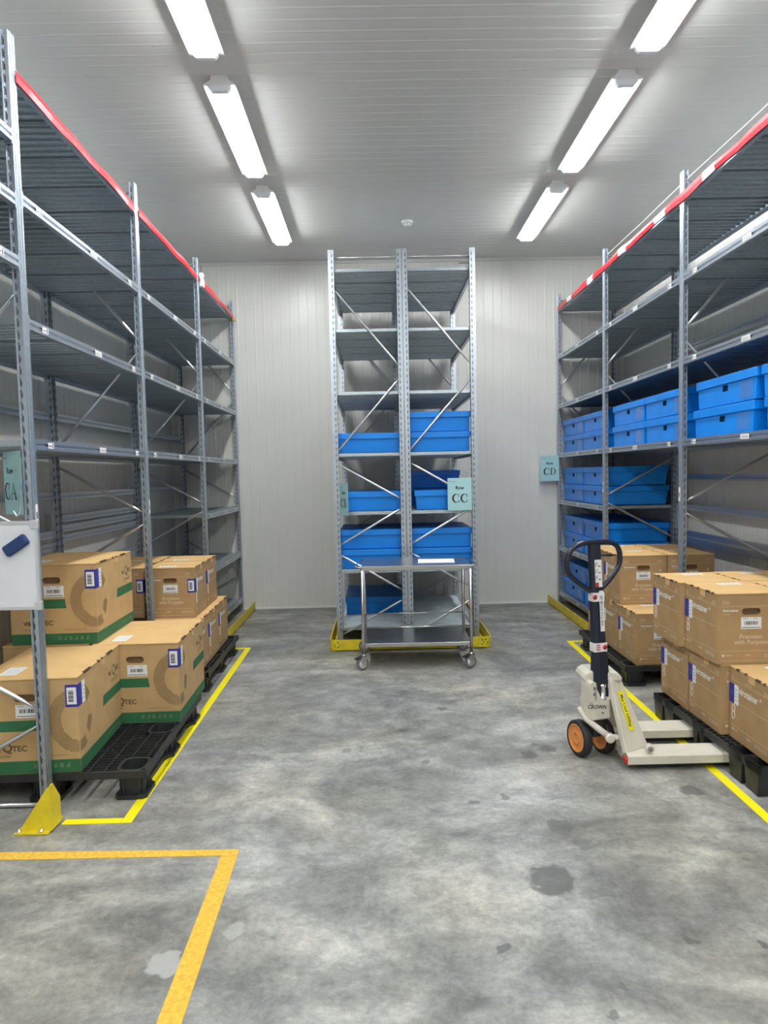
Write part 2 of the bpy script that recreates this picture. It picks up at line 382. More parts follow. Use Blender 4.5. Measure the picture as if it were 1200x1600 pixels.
def side_rack(name, label, X, XB, sx, ys, dx, bays, pre, rearbars):
    t = thing(name, label, 'storage rack', (X, ys[0], 0))
    def loc(o): pass
    hold = t
    mats = t
    for y in ys:
        upright(t, X, y, sx, dx); upright(t, XB, y, -sx, .05)
        frame(t, XB, X - sx * .005, y, top=True, bottom=(y < 3.5))
    for i, lv in enumerate(bays):
        y0, y1 = ys[i] + .036, ys[i + 1] - .036
        for li in lv:
            z = LV[li] if isinstance(li, int) else li
            bm = beam(t, X, sx, y0, y1, z)
            if z > 3.45: pass
            else: shelf_labels(bm, X, sx, y0, y1, z, '%s%d-%d-%d' % (pre, i + 1, 7 - (li if isinstance(li, int) else 1), 3))
            beam(t, XB, -sx, y0, y1, z)
            deck(t, min(X - sx * .030, XB + sx * .030), max(X - sx * .030, XB + sx * .030), y0 - .034, y1 + .034, z - .004)
    for (y0, y1, z) in rearbars: beam(t, XB + sx * .028, sx, y0 + .036, y1 - .036, z)
    return t
def place_children(t):     # parts were built in world space: take the thing's offset off again
    for c in t.children: c.matrix_parent_inverse = Matrix.Translation(t.location).inverted()
XL, XR = -1.63, 2.17; XLB, XRB = -2.315, 2.875
YL = [1.74, 3.466, 5.184, 6.925, 8.612]; YR = [1.55, 3.27, 5.137, 6.874, 8.602]
rb = []
for z in (2.075, 1.52, 1.245, 1.16): rb.append((YL[1], YL[2], z))
for z in (2.08, 1.51, 1.345, 1.275, 1.205, .97): rb.append((YL[2], YL[3], z))
for z in (2.08, 1.51): rb.append((YL[3], YL[4], z))
lr = side_rack('storage_rack', 'long galvanised steel shelving rack along the left wall with red tape on top', XL, XLB, 1, YL, .036,
               [[3.205, 2.92, 2.64], [0, 1, 2, 3], [0, 1, 2, 3], [0, 1, 2, 3, 4, 5, 6]], 'CA', rb)
place_children(lr)
rb = [(YR[2], YR[3], 1.54), (YR[2], YR[3], 1.265), (YR[2], YR[3], 1.02), (YR[2], YR[3], .955), (YR[2], YR[3], 2.70), (YR[1], YR[2], 2.70), (YR[1], YR[2], 1.54), (YR[1], YR[2], 1.265), (YR[1], YR[2], 1.0), (YR[2], YR[3], 2.08)]
rr = side_rack('storage_rack', 'long galvanised steel shelving rack along the right wall holding blue boxes', XR, XRB, -1, YR, .034,
               [[0, 1, 2, 3], [0, 1, 2, 3], [0, 1, 2, 3], [0, 1, 2, 3, 4, 5, 6]], 'CD', rb)
place_children(rr)
YC0, YC1 = 6.775, 8.47
def centre_rack(label, xa, xb, sx):     # xa: aisle side, xb: middle side
    t = thing('storage_rack', label, 'storage rack', ((xa + xb) / 2, YC0, 0))
    for y in (YC0, YC1):
        upright(t, xa, y, sx, .05); upright(t, xb, y, -sx, .046)
        frame(t, min(xa, xb), max(xa, xb), y, bottom=True)
    for z in LV:
        y0, y1 = YC0 + .036, YC1 - .036
        bm = beam(t, xa, sx, y0, y1, z); shelf_labels(bm, xa, sx, y0, y1, z, 'C%s-%d-1' % ('B1' if sx < 0 else 'C1', LV.index(z) + 1))
        beam(t, xb, -sx, y0, y1, z)
        deck(t, min(xa - sx * .03, xb + sx * .03), max(xa - sx * .03, xb + sx * .03), y0 - .03, y1 + .03, z - .002)
    place_children(t); return t
centre_rack('tall galvanised rack in the middle of the room, left of the back-to-back pair', -.395, .273, -1)
centre_rack('tall galvanised rack in the middle of the room, right of the back-to-back pair', .947, .279, 1)
# stickers on posts
for (x, y, z, s, lb) in ((XL + .0045, 5.184, 1.40, 1, 'narrow white sticker on the second post of the left rack'), (XR - .0045, 5.137, 1.41, -1, 'narrow white sticker on the nearest post of the right rack'), (XR - .0045, 6.874, 1.43, -1, 'narrow white sticker on the second post of the right rack'),
                     (XR - .0045, 8.602, 1.95, -1, 'small white sticker on the post by the back wall'), (XL + .0045, 3.466, 1.44, 1, 'narrow white sticker on the front left post above the whiteboard')):
    b = MB().box((x, y - .011, z - .05), (x + s * .0012, y + .011, z + .05), 'paper'); b.box((x + s * .0012, y - .005, z - .02), (x + s * .0016, y + .005, z + .012), 'ink')
    tag(b.obj('post_sticker'), lb, 'sticker')

# barrier tapes on the top beams
def ribbon(name, label, X, s, segs, z, h, wob):
    t = thing(name, label, 'barrier tape', (X, segs[0][0], z)); 
    for (y0, y1, mt) in segs:
        n = max(2, int((y1 - y0) / .12)); vs = []; fs = []
        for i in range(n + 1):
            y = y0 + (y1 - y0) * i / n; dz = wob * math.sin(y * 7.1) + wob * .6 * math.sin(y * 17); dx = s * (.010 + .004 * math.sin(y * 11)); hh = h * (1 + .12 * math.sin(y * 5.3))
            vs += [(X + dx, y, z - hh / 2 + dz), (X + dx + s * .006, y, z + dz), (X + dx, y, z + hh / 2 + dz), (X + dx - s * .004, y, z + hh / 2 + dz), (X + dx + s * .002, y, z + dz), (X + dx - s * .004, y, z - hh / 2 + dz)]
        for i in range(n):
            for k in range(6): fs.append((i * 6 + k, i * 6 + (k + 1) % 6, i * 6 + 6 + (k + 1) % 6, i * 6 + 6 + k))
        fs += [tuple(range(5, -1, -1)), tuple(n * 6 + k for k in range(6))]
        MB().add(vs, fs, mt).obj('tape_segment', t)
    place_children(t)
ribbon('barrier_tape', 'red barrier tape stretched along the top beam of the left rack', XL, 1, [(3.47, 5.11, 'red'), (5.195, 6.84, 'red'), (6.92, 8.52, 'red')], 3.462, .052, .003)
segs = []; ys = [3.0, 3.80, 3.96, 4.62, 4.79, 5.40, 5.62, 6.24, 6.42, 7.18, 7.37, 7.95, 8.12, 8.53]
for i in range(len(ys) - 1): segs.append((ys[i], ys[i + 1], 'red' if i % 2 == 0 else 'wtape'))
ribbon('barrier_tape', 'red and white barrier tape across the top beam of the right rack', XR, -1, segs, 3.475, .056, .003)
tag(MB().tube([(XR + .02, 3.0, 3.585), (XR + .02, 4.2, 3.575), (XR + .02, 5.10, 3.585), (XR + .02, 6.0, 3.578), (XR + .02, 6.8, 3.585)], .004, 'wtape', 6).obj('cord'), 'thin pale cord running above the tape on the right rack', 'cord')
# thermo logger and brass padlock
t = thing('temperature_logger', 'small white temperature logger box on the third post of the left rack', 'temperature logger', (XL + .02, 6.98, 3.46))
MB().box((-.015, -.035, -.065), (.02, .035, .065), 'white').obj('case', t, bevel=.006)
MB().box((.0203, -.02, .01), (.0215, .02, .04), 'greyink').obj('display', t)
MB().tube([(0, 0, .06), (0, 0, .13)], .003, 'black', 6).obj('aerial', t)
t = thing('padlock', 'small brass padlock hanging from the last post of the left rack', 'padlock', (XL + .03, 8.50, 3.42))
MB().box((-.02, -.012, -.028), (.02, .012, .012), 'brass').obj('lock_body', t, bevel=.004)
MB().tube([(-.012, 0, .01), (-.012, 0, .03), (-.006, 0, .04), (.006, 0, .04), (.012, 0, .03), (.012, 0, .01)], .003, 'chrome', 8).obj('shackle', t)

tag(MB().tube([(.80, 6.735, 3.497), (.815, 6.732, 3.512), (.83, 6.735, 3.503), (.845, 6.732, 3.514), (.86, 6.735, 3.504), (.875, 6.732, 3.513), (.89, 6.735, 3.502)], .004, 'black', 6).obj('cable_tie_bundle'), 'small dark bundle of ties on the top shelf edge, middle right rack', 'cable ties')
# ------------------------------------------------------------------ signs
def glyph_C(b, x, y, h, m, T):     # serif capital C from two offset arcs
    n = 16; out = []; inn = []
    for i in range(n + 1):
        a = math.radians(48 + (312 - 48) * i / n)
        out.append((x + h * .46 + h * .44 * math.cos(a), y + h / 2 + h * .51 * math.sin(a)))
        inn.append((x + h * .545 + h * .325 * math.cos(a), y + h / 2 + h * .435 * math.sin(a)))
    vs = [(p[0], p[1], 0) for p in out] + [(p[0], p[1], 0) for p in inn]
    b.add(vs, [(i, i + 1, n + 2 + i, n + 1 + i) for i in range(n)], m, T)
    for (x0, y0, x1, y1) in ((.735, .62, .80, .98), (.735, .03, .80, .30)):
        b.quad([(x + h * x0, y + h * y0, 0), (x + h * x1, y + h * y0, 0), (x + h * x1, y + h * y1, 0), (x + h * x0, y + h * y1, 0)], m, T)
    return h * .90
def glyph_poly(b, x, y, h, polys, m, T):
    for p in polys: b.quad([(x + h * q[0], y + h * q[1], 0) for q in p], m, T)
def arcs(b, x, y, h, cx, cy, r0x, r0y, r1x, r1y, m, T):
    n = 10; vs = []
    for i in range(n + 1):
        a = -PI / 2 + PI * i / n
        vs += [(x + h * (cx + r0x * math.cos(a)), y + h * (cy + r0y * math.sin(a)), 0), (x + h * (cx + r1x * math.cos(a)), y + h * (cy + r1y * math.sin(a)), 0)]
    b.add(vs, [(2 * i, 2 * i + 1, 2 * i + 3, 2 * i + 2) for i in range(n)], m, T)
def glyph(b, ch, x, y, h, m, T):
    if ch == 'C': return glyph_C(b, x, y, h, m, T)
    if ch == 'A':
        glyph_poly(b, x, y, h, [[(.09, .04), (.16, .04), (.46, .98), (.40, 1.0)], [(.40, 1.0), (.44, 1.0), (.85, .04), (.63, .04)], [(.22, .32), (.62, .32), (.61, .36), (.23, .36)],
            [(0, 0), (.26, 0), (.26, .04), (0, .04)], [(.56, 0), (.92, 0), (.92, .04), (.56, .04)]], m, T); return h * .95
    stem = [[(.12, 0), (.26, 0), (.26, 1), (.12, 1)], [(0, 0), (.36, 0), (.36, .04), (0, .04)], [(0, .96), (.36, .96), (.36, 1), (0, 1)]]
    if ch == 'D':
        glyph_poly(b, x, y, h, stem, m, T); arcs(b, x, y, h, .36, .5, .47, .5, .33, .455, m, T); return h * .9
    if ch == 'B':
        glyph_poly(b, x, y, h, stem + [[(.26, .50), (.38, .50), (.38, .54), (.26, .54)]], m, T)
        arcs(b, x, y, h, .34, .75, .30, .25, .18, .21, m, T); arcs(b, x, y, h, .36, .265, .36, .265, .22, .225, m, T); return h * .8
def row_sign(code, origin, xdir, W, H, label, curl=0.):
    t = thing('row_sign', label, 'sign', origin)
    T = TR((0, 0, 0), xdir, (0, 0, 1)); b = MB(); n = 8; vs = []
    for i in range(n + 1):
        u = W * i / n; d = curl * math.sin(PI * i / n) * .5
        for z in (0, H): vs.append((u, z, d))
    vs += [(v[0], v[1], v[2] - .0012) for v in vs]
    k = 2 * (n + 1)
    fs = [(2 * i, 2 * i + 2, 2 * i + 3, 2 * i + 1) for i in range(n)] + [(k + 2 * i, k + 2 * i + 1, k + 2 * i + 3, k + 2 * i + 2) for i in range(n)]
    fs += [(0, 1, k + 1, k), (k - 2, 2 * k - 2, 2 * k - 1, k - 1)] + [(2 * i, 2 * i + 2, k + 2 * i + 2, k + 2 * i) for i in range(n)] + [(2 * i + 1, k + 2 * i + 1, k + 2 * i + 3, 2 * i + 3) for i in range(n)]
    b.add(vs, fs, 'teal', T); b.obj('sheet', t)
    g = MB(); lift = abs(curl) * .5 + .0015
    def TT(u, v): return T @ Matrix.Translation((u, v, lift))
    g.text('Row', .042, 'ink', TT(W * .5, H * .65), bold=.0012)
    g.obj('row_word', t); g = MB()
    hh = .082; wd = .055; x = W * .5 - hh * .88
    x -= .002
    for ch in code: x += glyph(g, ch, x, H * .24, hh, 'ink', TT(0, 0)) + .004
    g.obj('row_code', t); g = MB()
    g.box((.012, H - .035, 0), (.075, H - .0315, .0003), 'greyink', TT(0, 0))
    g.obj('header_line', t)
    return t
row_sign('CC', (.6655, 6.736, 1.244), (1, 0, 0), .226, .303, 'pale teal paper sign reading Row CC on the middle rack')
row_sign('CB', (-.344, 6.738, 1.224), (.42, -.907, 0), .205, .30, 'pale teal paper sign reading Row CB, edge-on at the middle rack')
row_sign('CD', (1.951, 8.562, 1.474), (1, -.05, 0), .218, .30, 'pale teal paper sign for Row CD beside the back wall')
row_sign('CA', (-1.825, 3.570, 1.44), (.72, -.69, 0), .22, .305, 'pale teal paper sign reading Row CA at the front left post', curl=-.02)

# whiteboard with eraser
t = thing('whiteboard', 'white magnetic board with grey frame hung at the front left post', 'whiteboard', (-1.590, 3.400, .995))
MB().box((-.58, -.006, .012), (-.012, .006, .408), 'wboard').obj('board_surface', t)
b = MB()
for a in (((-.585, -.010, 0), (-.003, .008, .014)), ((-.585, -.010, .406), (-.003, .008, .42)), ((-.017, -.010, 0), (-.003, .008, .42)), ((-.59, -.010, 0), (-.576, .008, .42))): b.box(*a, 'alu')
b.obj('frame', t)
for z in (0, .385):
    MB().box((-.034, -.013, z - .003), (.002, .010, z + .038), 'alu').obj('corner_cap', t, bevel=.004)
b = MB().prism([(-.062, -.028), (.062, -.028), (.062, .028), (-.062, .028)], -.028, 0, 'eraser', T=Matrix.Rotation(-math.radians(33), 4, 'Y'), axis='y')
o = b.obj('whiteboard_eraser', bevel=.012, seg=3, loc=(-1.690, 3.394, 1.302)); tag(o, 'dark blue magnetic eraser stuck tilted on the whiteboard', 'eraser')
tag(MB().tube([(-1.650, 3.405, 1.60), (-1.656, 3.39, 1.56), (-1.658, 3.385, 1.50), (-1.664, 3.385, 1.455), (-1.680, 3.385, 1.437), (-1.694, 3.385, 1.462)], .0022, 'chrome', 6).obj('wire_tie'), 'bent bright wire tie beside the Row CA sign', 'wire')

# ------------------------------------------------------------------ yellow guards and floor tape
t = thing('rack_guard', 'low yellow steel barrier bent round the foot of the middle racks', 'barrier', (.28, 6.47, 0))
def guard_path():
    p = [(-.44, 8.62)]; r = .055
    for k in range(6): a = PI + PI / 2 * k / 5; p.append((-.452 + r + r * math.cos(a), 6.468 + r + r * math.sin(a)))
    for k in range(6): a = -PI / 2 + PI / 2 * k / 5; p.append((1.02 - r + r * math.cos(a), 6.468 + r + r * math.sin(a)))
    p.append((1.015, 8.62)); return p
def strip(b, P, th, z0, z1, m):
    n = len(P); N = []
    for i in range(n):
        d = Vector(P[min(i + 1, n - 1)]) - Vector(P[max(i - 1, 0)]); d.normalize(); N.append((-d.y * th, d.x * th))
    vs = []
    for p, q in zip(P, N): vs += [(p[0], p[1], z0), (p[0], p[1], z1), (p[0] + q[0], p[1] + q[1], z1), (p[0] + q[0], p[1] + q[1], z0)]
    fs = [(4 * i + k, 4 * i + (k + 1) % 4, 4 * i + 4 + (k + 1) % 4, 4 * i + 4 + k) for i in range(n - 1) for k in range(4)] + [(0, 1, 2, 3), (4 * n - 1, 4 * n - 2, 4 * n - 3, 4 * n - 4)]
    b.add(vs, fs, m)
gp = guard_path(); b = MB(); strip(b, gp, .008, 0.001, .104, 'yellow'); strip(b, gp, .05, 0.001, .008, 'yellow')
b.obj('guard_rail', t)
for (x, y, wd) in ((-.43, 6.4672, .022), (-.41, 6.4672, .012), (.90, 6.4672, .02), (.94, 6.4672, .03), (.985, 6.47, .02)):
    pass
place_children(t)
b = MB(); random.seed(3)
for c in ((-.405, .3), (.93, .6)):
    for k in range(6):
        x = c[0] + random.uniform(-.03, .05); z = random.uniform(.03, .08); b.box((x, 6.4665, z), (x + random.uniform(.006, .018), 6.468, z + random.uniform(.004, .012)), 'slot')
b.obj('scuff_marks', t); place_children(t)
for s, x0, ya, lb in ((1, -1.485, 6.93, 'low yellow kick rail at the foot of the left rack near the back wall'), (-1, 2.045, 6.90, 'low yellow kick rail at the foot of the right rack near the back wall')):
    b = MB(); b.box((x0, ya, .001), (x0 - s * .008, 8.63, .10), 'yellow'); b.box((x0, ya, .001), (x0 - s * .06, 8.63, .008), 'yellow')
    tag(b.obj('kick_rail'), lb, 'barrier')
t = thing('post_protector', 'yellow steel post protector bolted at the foot of the front left post', 'post protector', (-1.60, 3.27, 0))
b = MB()
b.prism([(-.075, -.085), (.082, -.085), (.078, .085), (-.06, .10)], 0.001, .010, 'yellow'); b.obj('base_plate', t, bevel=.002)
b = MB().prism([(-.060, .010), (.0905, .010), (.0905, .218), (.072, .205)], -.060, -.052, 'yellow', axis='y')
b.box((.082, -.0525, .010), (.090, .035, .13), 'yellow'); b.add([(.082, -.0525, .13), (.090, -.0525, .13), (.090, .035, .13), (.082, .035, .13), (.082, -.0525, .216), (.090, -.0525, .216), (.090, -.03, .216), (.082, -.03, .216)], [(0, 3, 2, 1), (4, 5, 6, 7), (0, 1, 5, 4), (1, 2, 6, 5), (2, 3, 7, 6), (3, 0, 4, 7)], 'yellow')
b.obj('angle_plate', t)
for x, y in ((-.055, -.072), (.045, -.072), (.04, .05)):
    MB().lathe([(.011, .010), (.011, .018), (.006, .018), (.006, .026)], 'chrome', 12, Matrix.Translation((x, y, 0))).obj('bolt', t)

def tape(name, label, segs, mt):
    b = MB()
    for (p, q, w_) in segs:
        p = Vector(p); q = Vector(q); d = (q - p).normalized(); n = Vector((-d.y, d.x)) * w_ / 2
        b.prism([tuple(p - n), tuple(q - n), tuple(q + n), tuple(p + n)], .0005, .0022, mt)
    return tag(b.obj(name), label, 'floor tape')
W5 = .05
o = tape('floor_tape', 'bright yellow line around the left-hand pallets', [((-1.50, 3.305), (-1.228, 3.305), W5), ((-1.201, 3.281), (-1.228, 6.69), W5), ((-1.254, 6.665), (-1.46, 6.665), W5)], 'ytape')
o = tape('floor_tape', 'bright yellow line in front of the right-hand pallets', [((1.740, 2.4), (1.775, 6.66), W5), ((1.802, 6.635), (2.04, 6.635), W5)], 'ytape')
b = MB().prism([(-3.0, 2.975), (-.664, 2.975), (-.600, 3.022), (-3.0, 3.05)], .0005, .0025, 'otape')
b.prism([(-.690, 1.2), (-.615, 1.2), (-.603, 3.020), (-.672, 2.975)], .0005, .0025, 'otape')
b = MB()
b.prism([(-2.4, 2.985), (-.66, 2.964), (-.622, 3.012), (-2.4, 3.06)], .0005, .0025, 'otape'); b.prism([(-.672, 1.2), (-.592, 1.2), (-.622, 3.012), (-.69, 2.964)], .0005, .0026, 'otape')
tag(b.obj('floor_tape'), 'worn amber anti-slip tape corner on the floor in the foreground', 'floor tape')
b = MB()
for k, (dx, dy) in enumerate([(.0, .0), (.004, .035), (-.004, .075), (.003, .115), (-.002, .15), (.004, .19)]):
    y = 3.93 + dy; x = -1.206 + dx
    b.tube([(x - .012, y, .0026), (x + .008, y + .008, .0026), (x - .006, y + .018, .0026), (x + .012, y + .024, .0026)], .0012, 'grime', 4)
tag(b.obj('scribble'), 'faint handwriting on the yellow floor line at the left', 'writing')

# ------------------------------------------------------------------ blue lidded boxes (long side 0.80 on x, depth 0.60 on y, front = -y)
def plate_hole(b, W_, z0, z1, hole, y, mt, depth, mi, tap=0.):
    # face in the xz plane at y facing -y with one rectangular or rounded hole, and a pocket behind it
    bm = bmesh.new(); o = [bm.verts.new(p) for p in ((-W_ / 2 + tap, y, z0), (W_ / 2 - tap, y, z0), (W_ / 2, y, z1), (-W_ / 2, y, z1))]
    h = [bm.verts.new((p[0], y, p[1])) for p in hole]
    es = [bm.edges.new((L[i], L[(i + 1) % len(L)])) for L in (o, h) for i in range(len(L))]
    bmesh.ops.triangle_fill(bm, use_beauty=True, edges=es); bm.verts.index_update()
    b.add([tuple(v.co) for v in bm.verts], [tuple(v.index for v in f.verts) for f in bm.faces], mt); bm.free()
    n = len(hole); vs = [(p[0], y, p[1]) for p in hole] + [(p[0], y + depth, p[1]) for p in hole]
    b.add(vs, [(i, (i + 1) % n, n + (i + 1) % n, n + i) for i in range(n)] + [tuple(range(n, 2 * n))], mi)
def make_tote():
    t = thing('storage_box', 'x', 'storage box', (0, 0, 0))
    b = MB(); W_, D, H = .80, .585, .185
    zb = .003
    # body: open front plate with hand hole, other sides, bottom
    plate_hole(b, W_ - .02, zb, H - .02, [(-.035, H - .10), (.035, H - .10), (.035, H - .062), (-.035, H - .062)], -D / 2, 'blue', .02, 'blued', .014)
    a = W_ / 2 - .01; d = D / 2; tp = .014
    b.add([(-a + tp, -d, zb), (a - tp, -d, zb), (a - tp, d - tp, zb), (-a + tp, d - tp, zb), (-a, -d, H - .02), (a, -d, H - .02), (a, d, H - .02), (-a, d, H - .02)], [(0, 3, 2, 1), (1, 2, 6, 5), (2, 3, 7, 6), (3, 0, 4, 7)], 'blue')
    b.obj('box_body', t)
    l = MB(); a += .012; d += .010
    l.add([(-a, -d, H - .055), (a, -d, H - .055), (a, d, H - .055), (-a, d, H - .055), (-a, -d, H), (a, -d, H), (a, d, H), (-a, d, H), (-a + .004, -d + .004, H - .055), (a - .004, -d + .004, H - .055), (a - .004, d - .004, H - .055), (-a + .004, d - .004, H - .055)],
          [(4, 5, 6, 7), (0, 1, 5, 4), (1, 2, 6, 5), (2, 3, 7, 6), (3, 0, 4, 7), (0, 8, 9, 1), (1, 9, 10, 2), (2, 10, 11, 3), (3, 11, 8, 0)], 'blue')
    l.obj('lid', t, bevel=.004)
    MB().box((.19, -D / 2 - .0015, .02), (.34, -D / 2, H - .062), 'clear').obj('label_pocket', t)
    return t
tote = make_tote(); used_tote = [False]
def put_tote(x, y, z, rz, label, group, scale=None):
    if not used_tote[0]:
        used_tote[0] = True; tote.location = (x, y, z); tote.rotation_euler = (0, 0, rz); tote['label'] = label; tote['group'] = group
        if scale: tote.scale = scale
    else: dup(tote, (x, y, z), rz, label, group, scale)
TH = .1885
ZN = {3: 'head-high', 4: 'chest-high', 5: 'knee-high', 6: 'lowest'}
# right rack: facing the aisle (-x) -> rotate -90 deg
rnd = random.Random(5)
GR = 'blue lidded boxes on the right rack'
for li in (3, 4, 5, 6):
    for k, (yc, side) in enumerate(((8.129, 'far'), (7.312, 'near'))):
        for h in (0, 1):
            put_tote(2.212 + .30 + rnd.uniform(0, .009) + (.03 if (li == 6 and h) else 0), yc + rnd.uniform(-.006, .006), LV[li] + .001 + h * TH, -PI / 2 + rnd.uniform(-.008, .008),
                'blue lidded box, %s %s of four on the %s shelf by the back wall' % ('upper' if h else 'lower', side, ZN[li]), GR)
for (yc, h, pos) in ((6.345, 0, 'lower far'), (6.345, 1, 'upper far'), (5.547, 0, 'lower near'), (5.552, 1, 'upper near')):
    put_tote(2.513 + rnd.uniform(0, .006), yc, LV[3] + .001 + h * TH, -PI / 2 + rnd.uniform(-.01, .01),
             'blue lidded box, %s of four in the middle bay of the right rack' % pos, GR, (.98, 1, 1))
for (yc, h, pos) in ((4.62, 0, 'lower far'), (4.585, 1, 'upper far'), (3.70, 0, 'lower near'), (3.745, 1, 'upper near')):
    put_tote(2.514 + (0 if h else -.002), yc, LV[3] + .001 + h * TH, -PI / 2 + rnd.uniform(-.008, .008),
             'blue lidded box, %s of four in the nearest bay of the right rack' % pos, GR)
# middle racks: long side along y, end towards the camera. CC faces +x, CB faces -x
GC = 'blue lidded boxes on the middle racks'
def cc(x, y, z, lb, sc=None): put_tote(x, y, z, PI / 2, lb, GC, sc)
def cb(x, y, z, lb, sc=None): put_tote(x, y, z, -PI / 2, lb, GC, sc)
z = LV[3]
cc(.596, 7.222, z, 'blue lidded box, lower of two near the top of the middle right rack'); cc(.600, 7.222, z + TH, 'blue lidded box, upper of two near the top of the middle right rack')
z = LV[4]
cc(.640, 7.222, z, 'blue lidded box in front, partly behind the Row CC sign', (1, .93, 1)); cc(.59, 8.030, z, 'blue lidded box, lower of two behind the one by the Row CC sign'); cc(.585, 8.030, z + TH, 'blue lidded box, upper of two behind the one by the Row CC sign')
z = LV[5]
cc(.61, 7.25, z, 'blue lidded box, lower of two just above the trolley, middle right rack'); cc(.603, 7.25, z + TH, 'blue lidded box, upper of two just above the trolley, middle right rack')
cb(-.055, 7.222, LV[3], 'blue lidded box alone near the top of the middle left rack')
cb(-.052, 7.23, LV[4], 'blue lidded box alone beside the Row CB sign')
z = LV[5]
cb(-.045, 7.222, z, 'blue lidded box, lower of two just above the trolley, middle left rack'); cb(-.055, 7.24, z + TH, 'blue lidded box, upper of two just above the trolley, middle left rack')
cb(-.040, 7.75, LV[6], 'blue lidded box set back on the bottom shelf of the middle left rack')

# ------------------------------------------------------------------ cartons
def stadium(cx, cz, w_, h_, n=6):
    r = h_ / 2; p = []
    for i in range(n + 1): a = -PI / 2 + PI * i / n; p.append((cx + w_ / 2 - r + r * math.cos(a), cz + r * math.sin(a)))
    for i in range(n + 1): a = PI / 2 + PI * i / n; p.append((cx - w_ / 2 + r + r * math.cos(a), cz + r * math.sin(a)))
    return p
def barcode(b, T, w_, h_, n, sd):
    r = random.Random(sd); x = 0
    while x < w_:
        k = r.choice((.0012, .002, .0035, .005)); b.box((x, 0, 0), (min(w_, x + k), h_, .0003), 'ink', T); x += k + r.choice((.0015, .0025, .004))
def face_end(b, D, H, x, sgn, hole_c, mc='card'):
    """end wall at local x with a hand hole; built in xz frame then turned"""
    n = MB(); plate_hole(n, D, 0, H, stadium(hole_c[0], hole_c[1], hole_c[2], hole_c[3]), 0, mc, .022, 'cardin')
    R = Matrix.Translation((x, 0, 0)) @ Matrix.Rotation(-PI / 2 if sgn < 0 else PI / 2, 4, 'Z')
    for mi_, mname in enumerate(n.mats):
        pass
    off = len(b.v)
    b.v += [tuple(R @ Vector(v)) for v in n.v]
    for f, k, s_ in zip(n.f, n.m, n.sm): b.f.append(tuple(i + off for i in f)); b.m.append(b.mi(n.mats[k])); b.sm.append(s_)
def carton_shell(b, W_, D, H, hole, mc='card'):
    a, d = W_ / 2, D / 2
    b.add([(-a, -d, 0), (a, -d, 0), (a, d, 0), (-a, d, 0), (-a, -d, H), (a, -d, H), (a, d, H), (-a, d, H)], [(0, 3, 2, 1), (0, 1, 5, 4), (2, 3, 7, 6), (4, 5, 6, 7)], mc)
    face_end(b, D, H, -a, -1, hole, mc); face_end(b, D, H, a, 1, hole, mc)
def carton_top(t, W_, D, H, sd, notch):
    b = MB(); a, d = W_ / 2 + .003, D / 2 + .002
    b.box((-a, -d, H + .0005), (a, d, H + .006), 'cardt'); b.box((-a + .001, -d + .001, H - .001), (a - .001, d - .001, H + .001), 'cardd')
    for x, w_ in notch: b.box((x - w_ / 2, -d - .0006, H - .003), (x + w_ / 2, -d + .010, H + .0065), 'cardd')
    b.box((.07 * W_ - .03, -D / 2 - .0025, H - .034), (.07 * W_ + .03, -D / 2 - .0005, H - .002), 'cardt')
    b.obj('top_flap', t)
def sticker_bar(t, T, w_, h_, sd):
    b = MB().box((0, 0, 0), (w_, h_, .0008), 'paper', T)
    barcode(b, T @ Matrix.Translation((w_ * .17, h_ * .36, .0008)), w_ * .66, h_ * .30, 0, sd)
    b.box((w_ * .05, h_ * .10, 0), (w_ * .95, h_ * .15, .0011), 'ink', T); b.box((w_ * .08, h_ * .86, 0), (w_ * .35, h_ * .90, .0011), 'greyink', T); b.box((w_ * .6, h_ * .86, 0), (w_ * .8, h_ * .90, .0011), 'greyink', T)
    return b.obj('barcode_label', t)
def corner_label(t, W_, D, zc, h_, we, wf, sd):
    """navy and white label folded round the front-left edge"""
    a, d = W_ / 2, D / 2; b = MB()
    b.box((-a - .0012, -d - .001, zc - h_ / 2), (-a, -d + we, zc + h_ / 2), 'navy'); b.box((-a - .0016, -d + we * .10, zc - h_ * .38), (-a - .0012, -d + we * .88, zc + h_ * .38), 'paper')
    for k in range(9): b.box((-a - .0019, -d + we * .34, zc - h_ * .26 + k * h_ * .058), (-a - .0016, -d + we * .76, zc - h_ * .26 + k * h_ * .058 + (.0035 if k % 3 else .005)), 'ink')
    b.box((-a - .001, -d - .0012, zc - h_ / 2), (-a + wf * .55, -d, zc + h_ / 2), 'navy'); b.box((-a + wf * .55, -d - .0012, zc - h_ / 2), (-a + wf, -d, zc + h_ / 2), 'paper')
    for k in (-.10, 0, .10): b.box((-a + wf * .14, -d - .0016, zc + k * h_), (-a + wf * .42, -d - .0012, zc + k * h_ + .004), 'clear')
    for k in (-.3, -.1, .05, .25): b.box((-a + wf * .62, -d - .0015, zc + k * h_), (-a + wf * .92, -d - .0012, zc + k * h_ + .0025), 'greyink')
    return b.obj('corner_label', t)
def top_label(t, x, y, z, w_, h_):
    b = MB().box((x, y, z), (x + w_, y + h_, z + .0008), 'paper')
    for k in range(4): b.box((x + w_ * .08, y + h_ * (.15 + .2 * k), z), (x + w_ * .9, y + h_ * (.18 + .2 * k), z + .0012), 'greyink')
    return b.obj('top_label', t)
EPS = .0008
